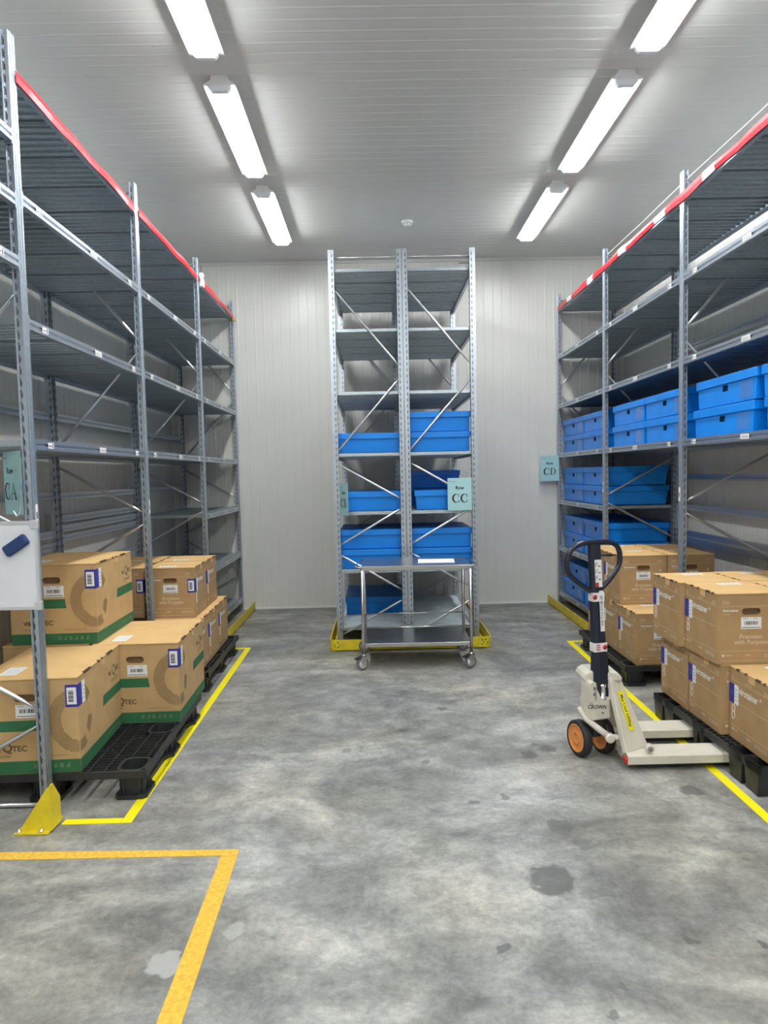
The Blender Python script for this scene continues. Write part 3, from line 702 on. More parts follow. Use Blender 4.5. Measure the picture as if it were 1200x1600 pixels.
def make_small():      # precision cartons: front .40 wide, ends .37, high .38
    W_, D, H = .398, .368, .378; t = thing('carton', 'x', 'cardboard box'); b = MB()
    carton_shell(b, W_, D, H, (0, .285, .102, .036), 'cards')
    for sgn in (-1, 1):
        x = sgn * (W_ / 2 + EPS); R = TR((x, 0, 0), (0, sgn, 0), (0, 0, 1))      # u to the right when seen from outside
        b.text('Precision', .034, 'cardl', R @ Matrix.Translation((-.0, .138, 0)), bold=.0002); b.text('with Purpose', .034, 'cardl', R @ Matrix.Translation((0, .108, 0)), bold=.0002)
        b.text('Envirotainer', .017, 'cardw', R @ Matrix.Translation((-.152, .286, 0)), 'LEFT', bold=.0006); b.box((-.15, .271, 0), (-.11, .273, .0002), 'cardl', R)
        for y in (.312, .070, .018): b.box((-.165, y, 0), (.165, y + .0014, .0002), 'cardl', R)
        for x0, y0, n in ((-.155, .325, 1), (.115, .325, 1), (.075, .034, 4)):
            for k in range(n + 1):
                xx = x0 + k * .019
                for q in ((0, 0, .014, .001), (0, .021, .014, .022), (0, 0, .001, .022), (.013, 0, .014, .022), (.006, .004, .008, .018)): b.box((xx + q[0], y0 + q[1] * .9, 0), (xx + q[2], y0 + q[3] * .9, .0002), 'cardl', R)
        b.box((-.157, .04, 0), (-.143, .054, .0002), 'cardl', R); b.box((-.137, .045, 0), (-.105, .049, .0002), 'cardl', R); b.box((-.03, .045, 0), (.0, .049, .0002), 'cardl', R)
        b.box((.128, .255, 0), (.140, .272, .0002), 'cardl', R)
    R = TR((0, -D / 2 - EPS, 0), (1, 0, 0), (0, 0, 1))
    b.text('\u00ae', .022, 'cardw', R @ Matrix.Translation((.112, .279, 0)), bold=.0004); b.text('Envirotainer', .052, 'cardw', R @ Matrix.Translation((-.030, .258, 0)), bold=.0014, sx=.90)
    for s_ in (0, 1): # the tall thin 8
        cz = .128 + s_ * .037; ring = [( -.155 + .0155 * math.cos(a), 0, cz + .0195 * math.sin(a)) for a in [2 * PI * k / 20 for k in range(20)]]
        b.tube([(p[0], -D / 2 - .0004, p[2]) for p in ring], .0027, 'cardw', 4, closed=True)
    for y in (.318, .205, .070): b.box((-.19, y, 0), (.19, y + .0014, .0002), 'cardl', R)
    b.box((-.03, .328, 0), (.03, .331, .0002), 'cardl', R); b.box((-.165, .048, 0), (-.155, .058, .0002), 'cardw', R); b.box((-.15, .051, 0), (-.115, .054, .0002), 'cardl', R); b.box((-.02, .045, 0), (.02, .049, .0002), 'cardl', R)
    for x0, y0, n in ((-.175, .322, 0), (.145, .322, 1), (.065, .032, 5)):
        for k in range(n + 1):
            xx = x0 + k * .019
            for q in ((0, 0, .014, .001), (0, .021, .014, .022), (0, 0, .001, .022), (.013, 0, .014, .022), (.006, .004, .008, .018)): b.box((xx + q[0], y0 + q[1] * .9, 0), (xx + q[2], y0 + q[3] * .9, .0002), 'cardl', R)
    b.obj('carton_body', t)
    carton_top(t, W_, D, H, 1, [(-.11, .035), (-.03, .02), (.09, .05), (.15, .02)])
    for sgn in (1, -1):
        sticker_bar(t, TR((sgn * (W_ / 2 + .001), sgn * -.055, .190), (0, sgn, 0), (0, 0, 1)), .11, .064, 4)
    corner_label(t, W_, D, .243, .104, .054, .094, 1)
    top_label(t, -.15, -.03, H + .0062, .06, .13)
    return t
def hatch(b, R, flip, ulim):
    """diagonal hatching clipped to a broken ring; u measured from the corner (negative on the end wall)"""
    cu, cz, r0, r1 = .020, .262, .105, .172
    k = -.60
    while k < .9:
        # line u+z=const -> runs down to the right
        run = None; s = -.3
        while s < .3:
            u = k / 2 + s + 0; z = k / 2 - s
            r = math.hypot(u - cu, z - cz); an = math.degrees(math.atan2(z - cz, u - cu)) % 360
            ok = r0 < r < r1 and ulim(u) and z > .10 and not (95 < an < 112) and not (-1 < an < 30) and not (300 < an < 318 or an > 352) and not (60 < an < 80)
            if ok and run is None: run = (u, z)
            if not ok and run is not None:
                w2 = .0024; p, q = run, (u - .002, z + .002)
                b.add([(p[0] * flip[0] + flip[1], p[1] - w2, 0), (p[0] * flip[0] + flip[1], p[1] + w2, 0), (q[0] * flip[0] + flip[1], q[1] + w2, 0), (q[0] * flip[0] + flip[1], q[1] - w2, 0)], [(0, 1, 2, 3)], 'cardp', R); run = None
            s += .002
        k += .0130
def make_large():      # green banded cartons: front .685 wide, ends .50, high .48
    W_, D, H = .685, .50, .472; t = thing('carton', 'x', 'cardboard box'); b = MB()
    carton_shell(b, W_, D, H, (-.005, .382, .105, .038))
    RE = TR((-W_ / 2 - EPS, 0, 0), (0, -1, 0), (0, 0, 1)); RE2 = TR((W_ / 2 + EPS, 0, 0), (0, 1, 0), (0, 0, 1)); RF = TR((0, -D / 2 - EPS, 0), (1, 0, 0), (0, 0, 1))
    for R in (RE, RE2):
        b.prism([(-.249, .216), (.075, .216), (.068, .270), (-.249, .270)], 0, .0003, 'green', R)
        b.box((-.2495, .002, 0), (.2495, .066, .0003), 'green', R)
        b.text('va', .050, 'cardp', R @ Matrix.Translation((-.178, .116, 0)), 'LEFT', .0010); b.text('TEC', .040, 'cardp', R @ Matrix.Translation((-.078, .116, 0)), 'LEFT', .0010)
        b.text('Q', .062, 'cardp', R @ Matrix.Translation((-.126, .114, 0)), 'LEFT', .0010); b.text('Q one-XX', .020, 'cardp', R @ Matrix.Translation((-.175, .085, 0)), 'LEFT')
        b.box((.06, .088, 0), (.19, .0895, .0003), 'cardp', R)
        for k in range(6):
            x0 = .02 + k * .032
            b.prism([(x0, .026), (x0 + .018, .026), (x0 + .018, .048), (x0 + (.009 if k % 2 else 0), .048)], .0003, .0006, 'greenl', R)
    hatch(b, RE, (1, .25), lambda u: u < -.001)
    hatch(b, RF, (1, -W_ / 2), lambda u: u > .001)
    b.prism([(.02, .212), (.342, .212), (.342, .268), (.035, .268)], 0, .0003, 'green', RF)
    b.box((-W_ / 2 + .0005, .002, 0), (W_ / 2 - .0005, .066, .0003), 'green', RF)
    b.text('va', .048, 'cardp', RF @ Matrix.Translation((.135, .345, 0)), 'LEFT', .001); b.text('Q', .085, 'greenl', RF @ Matrix.Translation((.192, .335, 0)), 'LEFT', .001); b.text('TEC', .038, 'cardp', RF @ Matrix.Translation((.252, .345, 0)), 'LEFT', .001)
    b.text('Q one-XX', .026, 'cardp', RF @ Matrix.Translation((.18, .300, 0)), 'LEFT')
    for k in range(6):
        x0 = .10 + k * .036; b.prism([(x0, .024), (x0 + .02, .024), (x0 + .02, .046), (x0 + (.01 if k % 2 else 0), .046)], .0003, .0006, 'greenl', RF)
    b.obj('carton_body', t)
    carton_top(t, W_, D, H, 2, [(-.20, .11), (-.02, .03), (.04, .02), (.17, .10)])
    sticker_bar(t, TR((-W_ / 2 - .001, .052, .284), (0, -1, 0), (0, 0, 1)), .116, .066, 9); sticker_bar(t, TR((W_ / 2 + .001, -.052, .284), (0, 1, 0), (0, 0, 1)), .116, .066, 9)
    corner_label(t, W_, D, .385, .112, .060, .100, 1)
    top_label(t, -.26, .08, H + .0062, .15, .085)
    return t
PZ = .151
lg = make_large(); sm = make_small(); flags = {}
def put(src, key, x, y, z, rz, label, group):
    if key not in flags:
        flags[key] = 1; src.location = (x, y, z); src.rotation_euler = (0, 0, rz); src['label'] = label; src['group'] = group
    else: dup(src, (x, y, z), rz, label, group)
# near corner (aisle side, camera side) of a carton on the left: turn by +90 degrees
def left_lg(xc, yc, z, yaw, lb):
    o = Matrix.Rotation(PI / 2 + yaw, 3, 'Z') @ Vector((.685 / 2, .25, 0))     # from near corner to centre
    put(lg, 'lg', xc + o.x, yc + o.y, z, PI / 2 + yaw, lb, 'large green-banded cartons')
left_lg(-1.500, 3.528, PZ, .055, 'large green-banded cardboard box, nearest the front left post')
left_lg(-1.194, 4.232, PZ, .030, 'large green-banded cardboard box overhanging the aisle side of the front left pallet')
left_lg(-1.722, 4.240, PZ, .030, 'large green-banded cardboard box under the topmost one on the front left pallet')
left_lg(-1.668, 4.245, PZ + .481, .030, 'large green-banded cardboard box stacked topmost on the front left pallet')
def left_sm(xn, yn, z, yaw, lb):
    o = Matrix.Rotation(PI / 2 + yaw, 3, 'Z') @ Vector((.199, .184, 0)); put(sm, 'sm', xn + o.x, yn + o.y, z, PI / 2 + yaw, lb, 'small white-printed cartons')
B = 'brown white-printed cardboard box, '
Z2 = PZ + .3865
left_sm(-1.337, 5.240, PZ, .03, B + 'lower row of the far left pallet, nearest along the aisle')
left_sm(-1.348, 5.646, PZ, .02, B + 'lower row of the far left pallet, second along the aisle')
left_sm(-1.357, 6.052, PZ, .02, B + 'lower row of the far left pallet, furthest along the aisle')
left_sm(-1.725, 5.60, PZ, .02, B + 'lower row of the far left pallet, behind the aisle row')
left_sm(-1.735, 6.02, PZ, .02, B + 'lower row of the far left pallet, furthest towards the wall')
left_sm(-1.398, 5.47, Z2, .02, B + 'upper front on the far left pallet with handle facing')
left_sm(-1.410, 5.90, Z2, .02, B + 'upper back on the far left pallet beside the aisle')
left_sm(-1.795, 5.49, Z2, .01, B + 'upper front on the far left pallet, cut by the rack post')
left_sm(-1.80, 5.91, Z2, .01, B + 'upper back on the far left pallet towards the wall')
def right_sm(xn, yn, z, yaw, lb):   # near corner aisle side; turned by -90 degrees
    o = Matrix.Rotation(-PI / 2 + yaw, 3, 'Z') @ Vector((-.199, .184, 0)); put(sm, 'sm', xn + o.x, yn + o.y, z, -PI / 2 + yaw, lb, 'small white-printed cartons')
right_sm(1.832, 4.212, PZ, 0, B + 'lower far one on the near right pallet')
right_sm(1.836, 3.808, PZ, 0, B + 'lower middle one on the near right pallet')
right_sm(1.880, 3.400, PZ, 0, B + 'single lower one nearest the camera on the right')
right_sm(2.215, 4.212, PZ, 0, B + 'lower far one towards the wall on the near right pallet')
right_sm(2.215, 3.808, PZ, 0, B + 'lower middle one towards the wall on the near right pallet')
right_sm(1.780, 4.215, Z2, 0, B + 'upper far one on the near right pallet')
right_sm(1.812, 3.808, Z2, 0, B + 'upper near one on the near right pallet, handle towards camera')
right_sm(2.160, 4.222, Z2, 0, B + 'upper far one towards the wall on the near right pallet')
right_sm(2.190, 3.806, Z2, 0, B + 'upper near one towards the wall, cut by the photo edge')
right_sm(1.890, 5.222, PZ, 0, B + 'lower nearest one on the far right pallet')
right_sm(1.890, 5.628, PZ, 0, B + 'lower middle one on the far right pallet')
right_sm(1.892, 6.034, PZ, 0, B + 'lower furthest one on the far right pallet')
right_sm(2.270, 5.628, PZ, 0, B + 'lower middle one towards the wall on the far right pallet')
right_sm(2.270, 6.034, PZ, 0, B + 'lower furthest one towards the wall on the far right pallet')
right_sm(1.893, 5.59, Z2, 0, B + 'upper near one on the far right pallet behind the truck handle')
right_sm(1.897, 6.006, Z2, 0, B + 'upper far one on the far right pallet')
right_sm(2.268, 5.592, Z2, 0, B + 'upper near one on the far right pallet, crossed by the post')
right_sm(2.272, 6.010, Z2, 0, B + 'upper far one towards the wall on the far right pallet')

# ------------------------------------------------------------------ pallets (origin = aisle-side near corner, x inward, y away)
def make_pallet(L=1.26, W_=1.02):
    t = thing('pallet', 'x', 'pallet'); b = MB(); H = .15
    # rim
    for a in (((0, 0, H - .036), (W_, .014, H)), ((0, L - .014, H - .036), (W_, L, H)), ((0, 0, H - .036), (.014, L, H)), ((W_ - .014, 0, H - .036), (W_, L, H))): b.box(*a, 'black')
    fx = (.01, W_ / 2 - .075, W_ - .16); fy = (.01, L / 2 - .09, L - .19); FWx, FLy = .15, .18
    def infoot(x, y): return any(a - .004 < x < a + FWx + .004 and c - .004 < y < c + FLy + .004 for a in fx for c in fy)
    # grid bars broken where the feet sockets are
    y = .035
    while y < L - .02:
        x = .014
        while x < W_ - .02:
            x2 = min(x + .05, W_ - .014)
            if not infoot((x + x2) / 2, y): b.box((x, y - .0022, H - .022), (x2, y + .0022, H - .001), 'black')
            x = x2
        y += .036
    x = .045
    while x < W_ - .02:
        y = .014
        while y < L - .02:
            y2 = min(y + .05, L - .014)
            if not infoot(x, (y + y2) / 2): b.box((x - .0028, y, H - .026), (x + .0028, y2, H), 'black')
            y = y2
        x += .082
    for (p, q) in (((.17, .2), (.43, .5)), ((.17, .5), (.43, .2)), ((.17, .76), (.43, 1.06)), ((.43, .76), (.17, 1.06)), ((.60, .2), (.84, .5)), ((.60, .5), (.84, .2)), ((.60, .76), (.84, 1.06)), ((.84, .76), (.60, 1.06))):
        b.tube([(p[0], p[1], H - .010), (q[0], q[1], H - .010)], .005, 'black', 4)
    b.obj('deck', t)
    def ring(cx, cy, w_, l_, n=20, e=.55):
        out = []
        for k in range(n):
            a = 2 * PI * k / n; c, s = math.cos(a), math.sin(a)
            out.append((cx + w_ / 2 * math.copysign(abs(c) ** e, c), cy + l_ / 2 * math.copysign(abs(s) ** e, s)))
        return out
    for a in fx:
        for c in fy:
            f = MB(); cx, cy = a + FWx / 2, c + FLy / 2; n = 20
            R_ = [(ring(cx, cy, FWx, FLy), H), (ring(cx, cy, FWx * .80, FLy * .80), H), (ring(cx, cy, FWx * .68, FLy * .68), .03), (ring(cx, cy, FWx * .70, FLy * .70), .028), (ring(cx, cy, FWx * .76, FLy * .76), .020)]
            O_ = [(ring(cx, cy, FWx, FLy), H), (ring(cx, cy, FWx, FLy), H - .03), (ring(cx, cy, FWx * .90, FLy * .90), H - .034), (ring(cx, cy, FWx * .78, FLy * .78), .030), (ring(cx, cy, FWx * .78, FLy * .78), .018)]
            for S in (R_[:3], O_):
                vs = [(p[0], p[1], z) for r_, z in S for p in r_]
                fs = [(i * n + k, i * n + (k + 1) % n, (i + 1) * n + (k + 1) % n, (i + 1) * n + k) for i in range(len(S) - 1) for k in range(n)]
                if S is not O_: fs.append(tuple(2 * n + k for k in range(n)))
                f.add(vs, fs, 'black')
            for k in range(0, n, 2):   # outer ribs
                p = ring(cx, cy, FWx * .86, FLy * .86)[k]; f.box((p[0] - .003, p[1] - .003, .02), (p[0] + .003, p[1] + .003, H - .03), 'black')
            f.obj('foot', t)
    for a in fx:       # three skids, pinched between the feet
        s = MB(); P = [(a + .02, 0.0)]; cx = a + FWx / 2; poly = []
        for side in (-1, 1):
            seq = []
            for c in fy: seq += [(c + .0, .060), (c + .02, .080), (c + .16, .080), (c + .18, .060), ] if True else []
            pts = []
            for j, (yy, ww) in enumerate(seq):
                pts.append((cx + side * ww, yy))
                if j in (3, 7): pts += [(cx + side * .035, yy + .05), (cx + side * .035, fy[j // 4 + 1] - .05)]
            poly += pts if side < 0 else pts[::-1]
        poly = poly[::-1]
        # split into convex-ish strips by y for a clean mesh
        ys_ = sorted({round(p[1], 4) for p in poly}); wd = {}
        for p in poly: wd[round(p[1], 4)] = abs(p[0] - cx)
        vs = []; 
        for yy in ys_:
            for (sx_, z) in ((-1, .001), (1, .001), (1, .022), (-1, .022)): vs.append((cx + sx_ * wd[yy], yy, z))
        fs = [(4 * i + k, 4 * i + (k + 1) % 4, 4 * i + 4 + (k + 1) % 4, 4 * i + 4 + k) for i in range(len(ys_) - 1) for k in range(4)] + [(0, 1, 2, 3), (4 * len(ys_) - 1, 4 * len(ys_) - 2, 4 * len(ys_) - 3, 4 * len(ys_) - 4)]
        s.add(vs, fs, 'black'); s.obj('skid', t)
    return t
pa = make_pallet()
# left pallets are mirrored by turning half a turn: use scale -1 free placement via rotation of origin
pa.location = (-1.205, 4.775, 0); pa.rotation_euler = (0, 0, PI + .022); pa['label'] = 'black plastic grid pallet at the front left under the large green-banded boxes'
dup(pa, (-1.292, 6.56, 0), PI + .012, 'black plastic grid pallet at the far left under the small boxes')
dup(pa, (1.795, 5.19, 0), -.012, 'black plastic grid pallet at the far right behind the pallet truck')
def make_pallet_b(L=1.20, W_=1.0):
    t = thing('pallet', 'black plastic pallet at the near right with the truck forks pushed under it', 'pallet', (1.815, 3.372, 0), .040); b = MB(); H = .15
    for a in (((0, 0, H - .040), (W_, .012, H)), ((0, L - .012, H - .040), (W_, L, H)), ((0, 0, H - .040), (.012, L, H)), ((W_ - .012, 0, H - .040), (W_, L, H))): b.box(*a, 'black')
    blocks_y = ((0, .135), (.150, .285), (.535, .60), (.612, .68), (.915, 1.05), (1.065, 1.20)); blocks_x = ((0, .15), (.425, .575), (.85, 1.0))
    # deck: fine grid between the blocks, big open cells above the blocks
    def over(x, y): return any(a <= x <= c for a, c in blocks_x) and any(a <= y <= c for a, c in blocks_y)
    y = .03
    while y < L - .02:
        x = .012
        while x < W_ - .015:
            x2 = min(x + .034, W_ - .012)
            if not over((x + x2) / 2, y): b.box((x, y - .004, H - .02), (x2, y + .004, H - .001), 'black')
            x = x2
        y += .042
    x = .046
    while x < W_ - .02:
        y = .012
        while y < L - .015:
            y2 = min(y + .034, L - .012)
            if not over(x, (y + y2) / 2): b.box((x - .004, y, H - .02), (x + .004, y2, H), 'black')
            y = y2
        x += .034
    b.obj('deck', t)
    for x0, x1 in blocks_x:
        for y0, y1 in blocks_y:
            f = MB(); i = .014
            o = [(x0, y0), (x1, y0), (x1, y1), (x0, y1)]; lo = [(x0 + i * (x0 > 0), y0 + i * .6), (x1 - i, y0 + i * .6), (x1 - i, y1 - i * .6), (x0 + i * .6, y1 - i * .6)]
            ins = .007
            def sh(q, d): cx = sum(p[0] for p in q) / 4; cy = sum(p[1] for p in q) / 4; return [(p[0] + (d if p[0] < cx else -d), p[1] + (d if p[1] < cy else -d)) for p in q]
            vs = [(*p, H) for p in o] + [(*p, .002) for p in lo] + [(*p, H) for p in sh(o, ins)] + [(*p, .012) for p in sh(lo, ins)]
            fs = [(k, (k + 1) % 4, 4 + (k + 1) % 4, 4 + k) for k in range(4)] + [(4, 5, 6, 7)] + [(8 + k, 12 + k, 12 + (k + 1) % 4, 8 + (k + 1) % 4) for k in range(4)] + [(12, 13, 14, 15)] + [(k, 8 + k, 8 + (k + 1) % 4, (k + 1) % 4) for k in range(4)]
            f.add(vs, fs, 'black'); f.obj('block', t)
    return t
make_pallet_b()

# ------------------------------------------------------------------ trolley
t = thing('trolley', 'stainless steel two-tier trolley in front of the middle racks', 'trolley', (0, 0, 0), 0)
t.location = (.312, 6.100, 0); t.rotation_euler = (0, 0, -.012)
HW, HD = .440, .292
b = MB().box((-HW - .006, -HD - .006, .818), (HW + .006, HD + .006, .853), 'steel'); b.obj('top_shelf', t, bevel=.003)
b = MB().box((-HW, -HD, .188), (HW, HD, .220), 'steel'); b.obj('lower_shelf', t, bevel=.003)
for sx in (-1, 1):
    for sy in (-1, 1):
        MB().tube([(sx * HW, sy * HD, .13), (sx * HW, sy * HD, .82)], .0135, 'steels', 14).obj('leg', t)
        c = MB(); T = Matrix.Translation((sx * HW, sy * HD, 0)) @ Matrix.Rotation(.5 if sy < 0 else -.4, 4, 'Z')
        root = None
        c.lathe([(.022, .132), (.022, .122), (.016, .118)], 'steels', 16, T)
        c.prism([(-.030, .118), (.018, .118), (.012, .04), (.030, .04) if False else (-.012, .045), (-.036, .075)], -.020, -.017, 'steels', T, axis='y'); c.prism([(-.030, .118), (.018, .118), (.012, .04), (-.012, .045), (-.036, .075)], .017, .020, 'steels', T, axis='y')
        c.box((-.030, -.020, .113), (.018, .020, .119), 'steels', T)
        co = c.obj('castor', t)
        wl = MB().lathe([(.020, -.013), (.040, -.012), (.052, -.010), (.055, -.004), (.055, .004), (.052, .010), (.040, .012), (.020, .013)], 'tyre', 24, T @ Matrix.Translation((-.012, 0, .056)) @ Matrix.Rotation(PI / 2, 4, 'X'))
        wl.lathe([(.036, -.0135), (.036, .0135)], 'alu', 20, T @ Matrix.Translation((-.012, 0, .056)) @ Matrix.Rotation(PI / 2, 4, 'X'))
        wl.obj('castor_wheel', co)
        if sy < 0: MB().prism([(-.075, .095), (-.030, .112), (-.028, .122), (-.078, .106)], -.018, .018, 'rubber', T, axis='y').obj('brake_pedal', co)
for sy in (-1, 1): MB().tube([(-HW, sy * HD, .352), (HW, sy * HD, .352)], .005, 'steels', 8).obj('guard_rail', t)
for sx in (-1, 1):
    MB().tube([(sx * HW, -HD, .352), (sx * HW, HD, .352)], .005, 'steels', 8).obj('guard_rail', t)
    MB().tube([(sx * (HW - .01), -HD + .02, .835), (sx * (HW + .062), -HD + .05, .845), (sx * (HW + .030), HD - .12, .848), (sx * (HW - .01), HD - .08, .84)], .0055, 'steels', 8).obj('handle', t)
    MB().tube([(sx * (HW - .03), HD - .04, .20), (sx * (HW - .03), HD - .04, .82)], .010, 'steels', 12).obj('rear_stay', t) if False else None
p = MB(); p.prism([(.332, 5.955), (.636, 5.93), (.655, 6.20), (.349, 6.222)], .8545, .8562, 'paper')
tag(p.obj('paper_sheet', loc=(0, 0, 0)), 'white sheet of paper lying on the trolley top', 'paper')

# ------------------------------------------------------------------ pallet truck
t = thing('pallet_truck', 'cream hand pallet truck with dark handle and orange-hubbed wheels', 'pallet truck', (1.185, 3.975, 0))
TH_ = math.radians(16)
for sy in (-1, 1):       # forks: rounded channel
    yc = sy * .185; b = MB(); w2 = .078
    b.prism([(yc - w2, .036), (yc - w2, .078), (yc - w2 + .012, .088), (yc + w2 - .012, .088), (yc + w2, .078), (yc + w2, .036), (yc + w2 - .006, .036), (yc + w2 - .006, .076), (yc - w2 + .006, .076), (yc - w2 + .006, .036)], .115, 1.15, 'cream', axis='x')
    b.box((.115, yc - w2 + .004, .036), (.13, yc + w2 - .004, .080), 'cream')
    b.box((.63, yc - w2 + .014, .0882), (.635, yc + w2 - .014, .0886), 'greyink')
    fk = b.obj('fork', t, bevel=.002)
    MB().box((.20, yc - .045, .012), (1.10, yc + .045, .034), 'black').obj('push_rod', fk)
    MB().lathe([(.036, -.05), (.036, .05)], 'rubber', 20, Matrix.Translation((1.02, yc, .037)) @ Matrix.Rotation(PI / 2, 4, 'X')).obj('load_roller', fk)
    # sloping frame plate from the fork heel up to the pump
    A = Vector((.118, sy * .235, .088)); Bq = Vector((.268, sy * .150, .088)); Cq = Vector((.150, sy * .030, .452)); Dq = Vector((.075, sy * .075, .470))
    n = (Bq - A).cross(Dq - A).normalized() * .010
    if n.x > 0: n = -n
    n = -n if False else n
    f = MB(); q = [A, Bq, Cq, Dq]
    f.add([tuple(v) for v in q] + [tuple(v + n * 3.2) for v in q], [(0, 1, 2, 3), (7, 6, 5, 4), (0, 4, 5, 1), (1, 5, 6, 2), (2, 6, 7, 3), (3, 7, 4, 0)], 'cream')
    fo = f.obj('heel_frame', t, bevel=.006, seg=3)
    if sy < 0:
        up = ((Dq + Cq) / 2 - (A + Bq) / 2).normalized(); mid = ((A + Bq) / 2 + (Dq + Cq) / 2) / 2
        nn = (Bq - A).cross(Dq - A).normalized(); 
        if nn.y > 0: nn = -nn
        rt = up.cross(nn).normalized(); rt = -rt if rt.x < 0 else rt
        T = Matrix(((up.x * -1, rt.x, nn.x, 0), (-up.y, rt.y, nn.y, 0), (-up.z, rt.z, nn.z, 0), (0, 0, 0, 1))); T.translation = mid + nn * .002
        s = MB(); s.box((-.115, -.017, 0), (.100, .017, .0015), 'ytape', T); s.text('Max Load 2300kg', .026, 'ink', T @ Matrix.Translation((-.008, -.008, .002)), bold=.0004, sx=.92)
        s.obj('load_sticker', fo)
        MB().lathe([(.022, 0), (.022, .03), (.017, .033)], 'cream', 16, TR((.235, -.228, .118), (1, 0, 0), (0, 0, 1)) ).obj('axle_boss', fo)
        MB().lathe([(.013, .030), (.013, .036), (.006, .037)], 'greyink', 12, TR((.235, -.228, .118), (1, 0, 0), (0, 0, 1))).obj('axle_bolt', fo)
        MB().box((.100, -.262, .040), (.116, -.215, .070), 'redb').obj('reflector', t, bevel=.004)
MB().box((.118, -.26, .040), (.150, .26, .084), 'cream').obj('cross_member', t, bevel=.008)
# rounded top bridge
b = MB(); pts = []
for k in range(9): a = PI * k / 8; pts.append((-.10 + .0, 0))
b.prism([(-.065, .432), (.150, .432), (.150, .452), (.125, .478), (.06, .490), (-.03, .490), (-.058, .475), (-.068, .455)], -.075, .085, 'cream', axis='y'); b.obj('top_bridge', t, bevel=.015, seg=3)
# steering head, turned with the handle
TS = Matrix.Rotation(TH_, 4, 'Z'); d_off = Matrix.Translation((.010, -.045, 0)) @ TS
b = MB()
def rrect(w_, d_, r, n=4):
    p = []
    for cx, cy, a0 in ((w_ / 2 - r, -d_ / 2 + r, -PI / 2), (w_ / 2 - r, d_ / 2 - r, 0), (-w_ / 2 + r, d_ / 2 - r, PI / 2), (-w_ / 2 + r, -d_ / 2 + r, PI)):
        for k in range(n + 1): a = a0 + PI / 2 * k / n; p.append((cx + r * math.cos(a), cy + r * math.sin(a)))
    return p
b.prism(rrect(.150, .12, .035), .225, .345, 'cream', d_off)
b.obj('pump_housing', t, bevel=.010, seg=3)
ck = MB()
for x0, x1 in ((-.074, -.032), (.052, .074)):
    ck.prism([(x0, .33), (x1, .33), (x1, .41), ((x0 + x1) / 2 + (x1 - x0) * .42, .435), ((x0 + x1) / 2, .448), (x0 + .004, .435), (x0, .41)], -.062, .03, 'cream', d_off, axis='y')
ck.prism([(-.045, .34), (-.004, .34), (-.014, .37), (-.030, .40), (-.045, .41)], -.062, -.052, 'cream', d_off, axis='y')
for z in (.375, .408): ck.lathe([(.009, 0), (.009, .003)], 'greyink', 12, d_off @ TR((-.048, -.0635, z), (1, 0, 0), (0, 0, 1)))
cko = ck.obj('yoke', t, bevel=.004)
MB().text('CROWN', .030, 'ink', d_off @ TR((-.030, -.0612, .292), (.98, 0, -.12), (.12, 0, .98)), bold=.0006).obj('lettering', t)
MB().box((.0, -.0615, .262), (.012, -.0605, .268), 'ink', d_off).obj('small_mark', t)
MB().lathe([(.026, .335), (.026, .350), (.017, .352), (.017, .40), (.020, .402), (.020, .418)], 'chrome', 18, d_off @ Matrix.Translation((.020, -.036, 0))).obj('piston', t)
MB().prism(rrect(.085, .085, .03), .13, .23, 'rubber', d_off).obj('pump_base', t)
# wheels on the steering axle
dv = Vector((math.cos(TH_), math.sin(TH_), 0))
for k in (-1, 1):
    T = Matrix.Translation(Vector((-.005, -.005, .1)) + dv * (.072 * k)) @ TR((0, 0, 0), (-math.sin(TH_), math.cos(TH_), 0), (0, 0, 1))
    # lathe axis must be dv: local z = x cross y
    wm = MB().lathe([(.078, -.024), (.094, -.025), (.100, -.019), (.100, .019), (.094, .025), (.078, .024), (.078, -.024)], 'rubber', 36, T, cap=False); wo = wm.obj('steering_wheel', t)
    h = MB()
    for s_ in (-1, 1):
        h.lathe([(.0785, s_ * .005), (.0785, s_ * .025), (.074, s_ * .027), (.071, s_ * .019), (.034, s_ * .022), (.033, s_ * .0245), (.029, s_ * .0245), (.028, s_ * .022), (.010, s_ * .0225)], 'orange', 32, T)
    h.obj('wheel_hub', wo)
MB().tube([Vector((-.005, -.005, .1)) - dv * .09, Vector((-.005, -.005, .1)) + dv * .09], .010, 'greyink', 10).obj('axle', t)
# lowering linkage
MB().tube([(-.085, -.055, .285), (-.078, -.072, .262), (-.060, -.085, .232), (.0, -.120, .185), (.050, -.150, .150)], [.012, .014, .016, .018, .017], 'cream', 12).obj('link_arm', t)
MB().tube([(.050, -.150, .148), (.150, -.160, .140)], .016, 'cream', 10).obj('link_arm', t)
MB().lathe([(.025, -.012), (.025, .022), (.016, .024)], 'cream', 20, TR((.050, -.160, .148), (1, 0, 0), (0, 0, 1))).obj('pivot', t)
# handle
hd = MB(); w0, w1 = .088, .058; z0, z1 = .345, 1.195
cx0, cx1 = .016, -.020; y0_, y1_ = -.065, -.045
vs = []
for (w_, z, cx, cy, dpt) in ((w0, z0, .018, -.02, .05), (w0 * .97, .50, .012, -.02, .05), (w0 * .80, .60, .006, -.02, .045), (w1, z1, -.022, -.02, .038)):
    vs += [(cx - w_ / 2, cy - dpt / 2 + .010, z), (cx - w_ / 6, cy - dpt / 2, z), (cx + w_ / 2, cy - dpt / 2, z), (cx + w_ / 2, cy + dpt / 2, z), (cx - w_ / 2, cy + dpt / 2, z)]
fs = [(5 * i + k, 5 * i + (k + 1) % 5, 5 * i + 5 + (k + 1) % 5, 5 * i + 5 + k) for i in range(3) for k in range(5)] + [(4, 3, 2, 1, 0), (15, 16, 17, 18, 19)]
hd.add(vs, fs, 'navyp', d_off); ho = hd.obj('handle_shaft', t, bevel=.003)
cyl = -.025
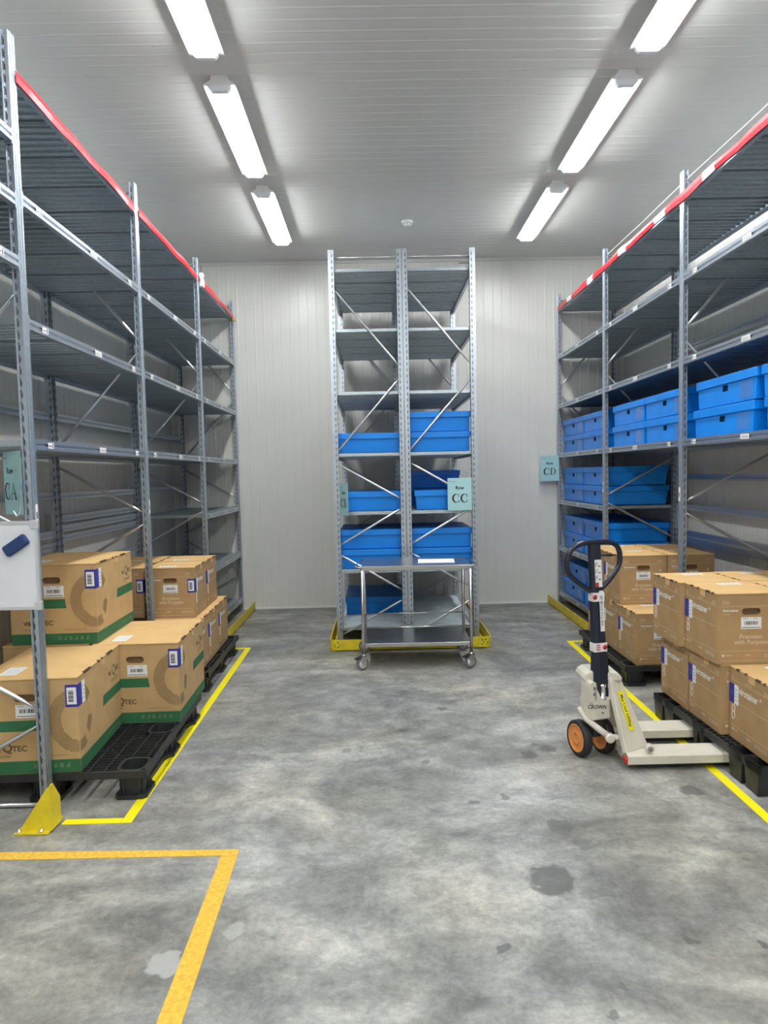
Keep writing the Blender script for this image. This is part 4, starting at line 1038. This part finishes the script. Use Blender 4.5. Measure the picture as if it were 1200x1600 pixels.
lp = [(.0, 1.205), (-.07, 1.203), (-.125, 1.188), (-.158, 1.155), (-.173, 1.11), (-.172, 1.065), (-.155, 1.03), (-.10, .985), (-.03, .937)]
rp = [(.0, 1.205), (.07, 1.203), (.118, 1.195), (.145, 1.172), (.158, 1.135), (.158, 1.085), (.142, 1.052), (.09, .990), (.01, .925)]
lp = [(p[0] - .020, p[1]) for p in lp]; rp = [(p[0] - .020, p[1]) for p in rp]
def smooth(P, it=2):
    for _ in range(it):
        Q = [P[0]]
        for a, c in zip(P, P[1:]): Q += [tuple(a[i] * .75 + c[i] * .25 for i in range(2)), tuple(a[i] * .25 + c[i] * .75 for i in range(2))]
        Q.append(P[-1]); P = Q
    return P
path = smooth(lp[::-1] + rp[1:])
MB().tube([(p[0], cyl, p[1]) for p in path], .0145, 'navyp', 12, T=d_off).obj('grip_loop', ho)
MB().tube([(.0, cyl, 1.135), (.06, cyl - .004, 1.130), (.092, cyl - .006, 1.128)], [.008, .008, .006], 'black', 8, T=d_off).obj('release_lever', ho)
def shaft_x(z): return .006 + (-.022 - .006) * (z - .60) / (1.195 - .60)
s = MB(); yy = -.0445
def FR(z): return d_off @ TR((shaft_x(z), yy, z), (1, 0, 0), (0, 0, 1))
Y1 = -.0435
s.box((-.016, -.070, 0), (.026, .080, .001), 'paper', d_off @ TR((shaft_x(1.03), Y1, 1.03), (1, 0, 0), (-.047, 0, 1)))
TT = d_off @ TR((shaft_x(1.03), Y1 - .0012, 1.03), (1, 0, 0), (-.047, 0, 1))
s.box((-.016, -.070, 0), (.004, -.045, .0006), 'redb', TT)
for k in (-.022, .014, .050):
    s.tube([(-.012, k - .010, .0005), (-.012, k + .012, .0005), (-.002, k + .016, .0005), (-.004, k, .0005)], .0014, 'ink', 4, T=TT); s.box((.004, k - .008, 0), (.018, k - .003, .0006), 'ink', TT)
s.obj('pictogram_sticker', ho)
s = MB(); TT = d_off @ TR((shaft_x(.83) + .014, Y1 - .0045, .83), (1, 0, 0), (-.047, 0, 1))
s.box((-.013, -.115, 0), (.013, .110, .001), 'paper', TT); s.text('FOR COLD ROOM USE', .0205, 'ink', TT @ Matrix.Translation((.006, 0, .0013)) @ Matrix.Rotation(PI / 2, 4, 'Z'), bold=.0003, sx=.80)
s.obj('cold_room_sticker', ho)
for z, wd, xo in ((.905, .064, 0), (.625, .072, 0)):
    s = MB(); T = d_off @ Matrix.Translation((shaft_x(z), -.02, z)); s.box((-wd / 2 - .003, -.0258, -.024), (wd / 2 + .003, .024, .024), 'wtape', T)
    s.lathe([(.014, 0), (.014, .0006)], 'redb', 14, T @ TR((-wd * .38 if z > .8 else wd * .34, -.0262, .0), (1, 0, 0), (0, 0, 1)))
    if z < .8:
        for k in range(3): s.box((-.03, -.0264, -.014 + k * .012), (-.004, -.0258, -.008 + k * .012), 'redb', T)
    s.obj('tape_band', ho)
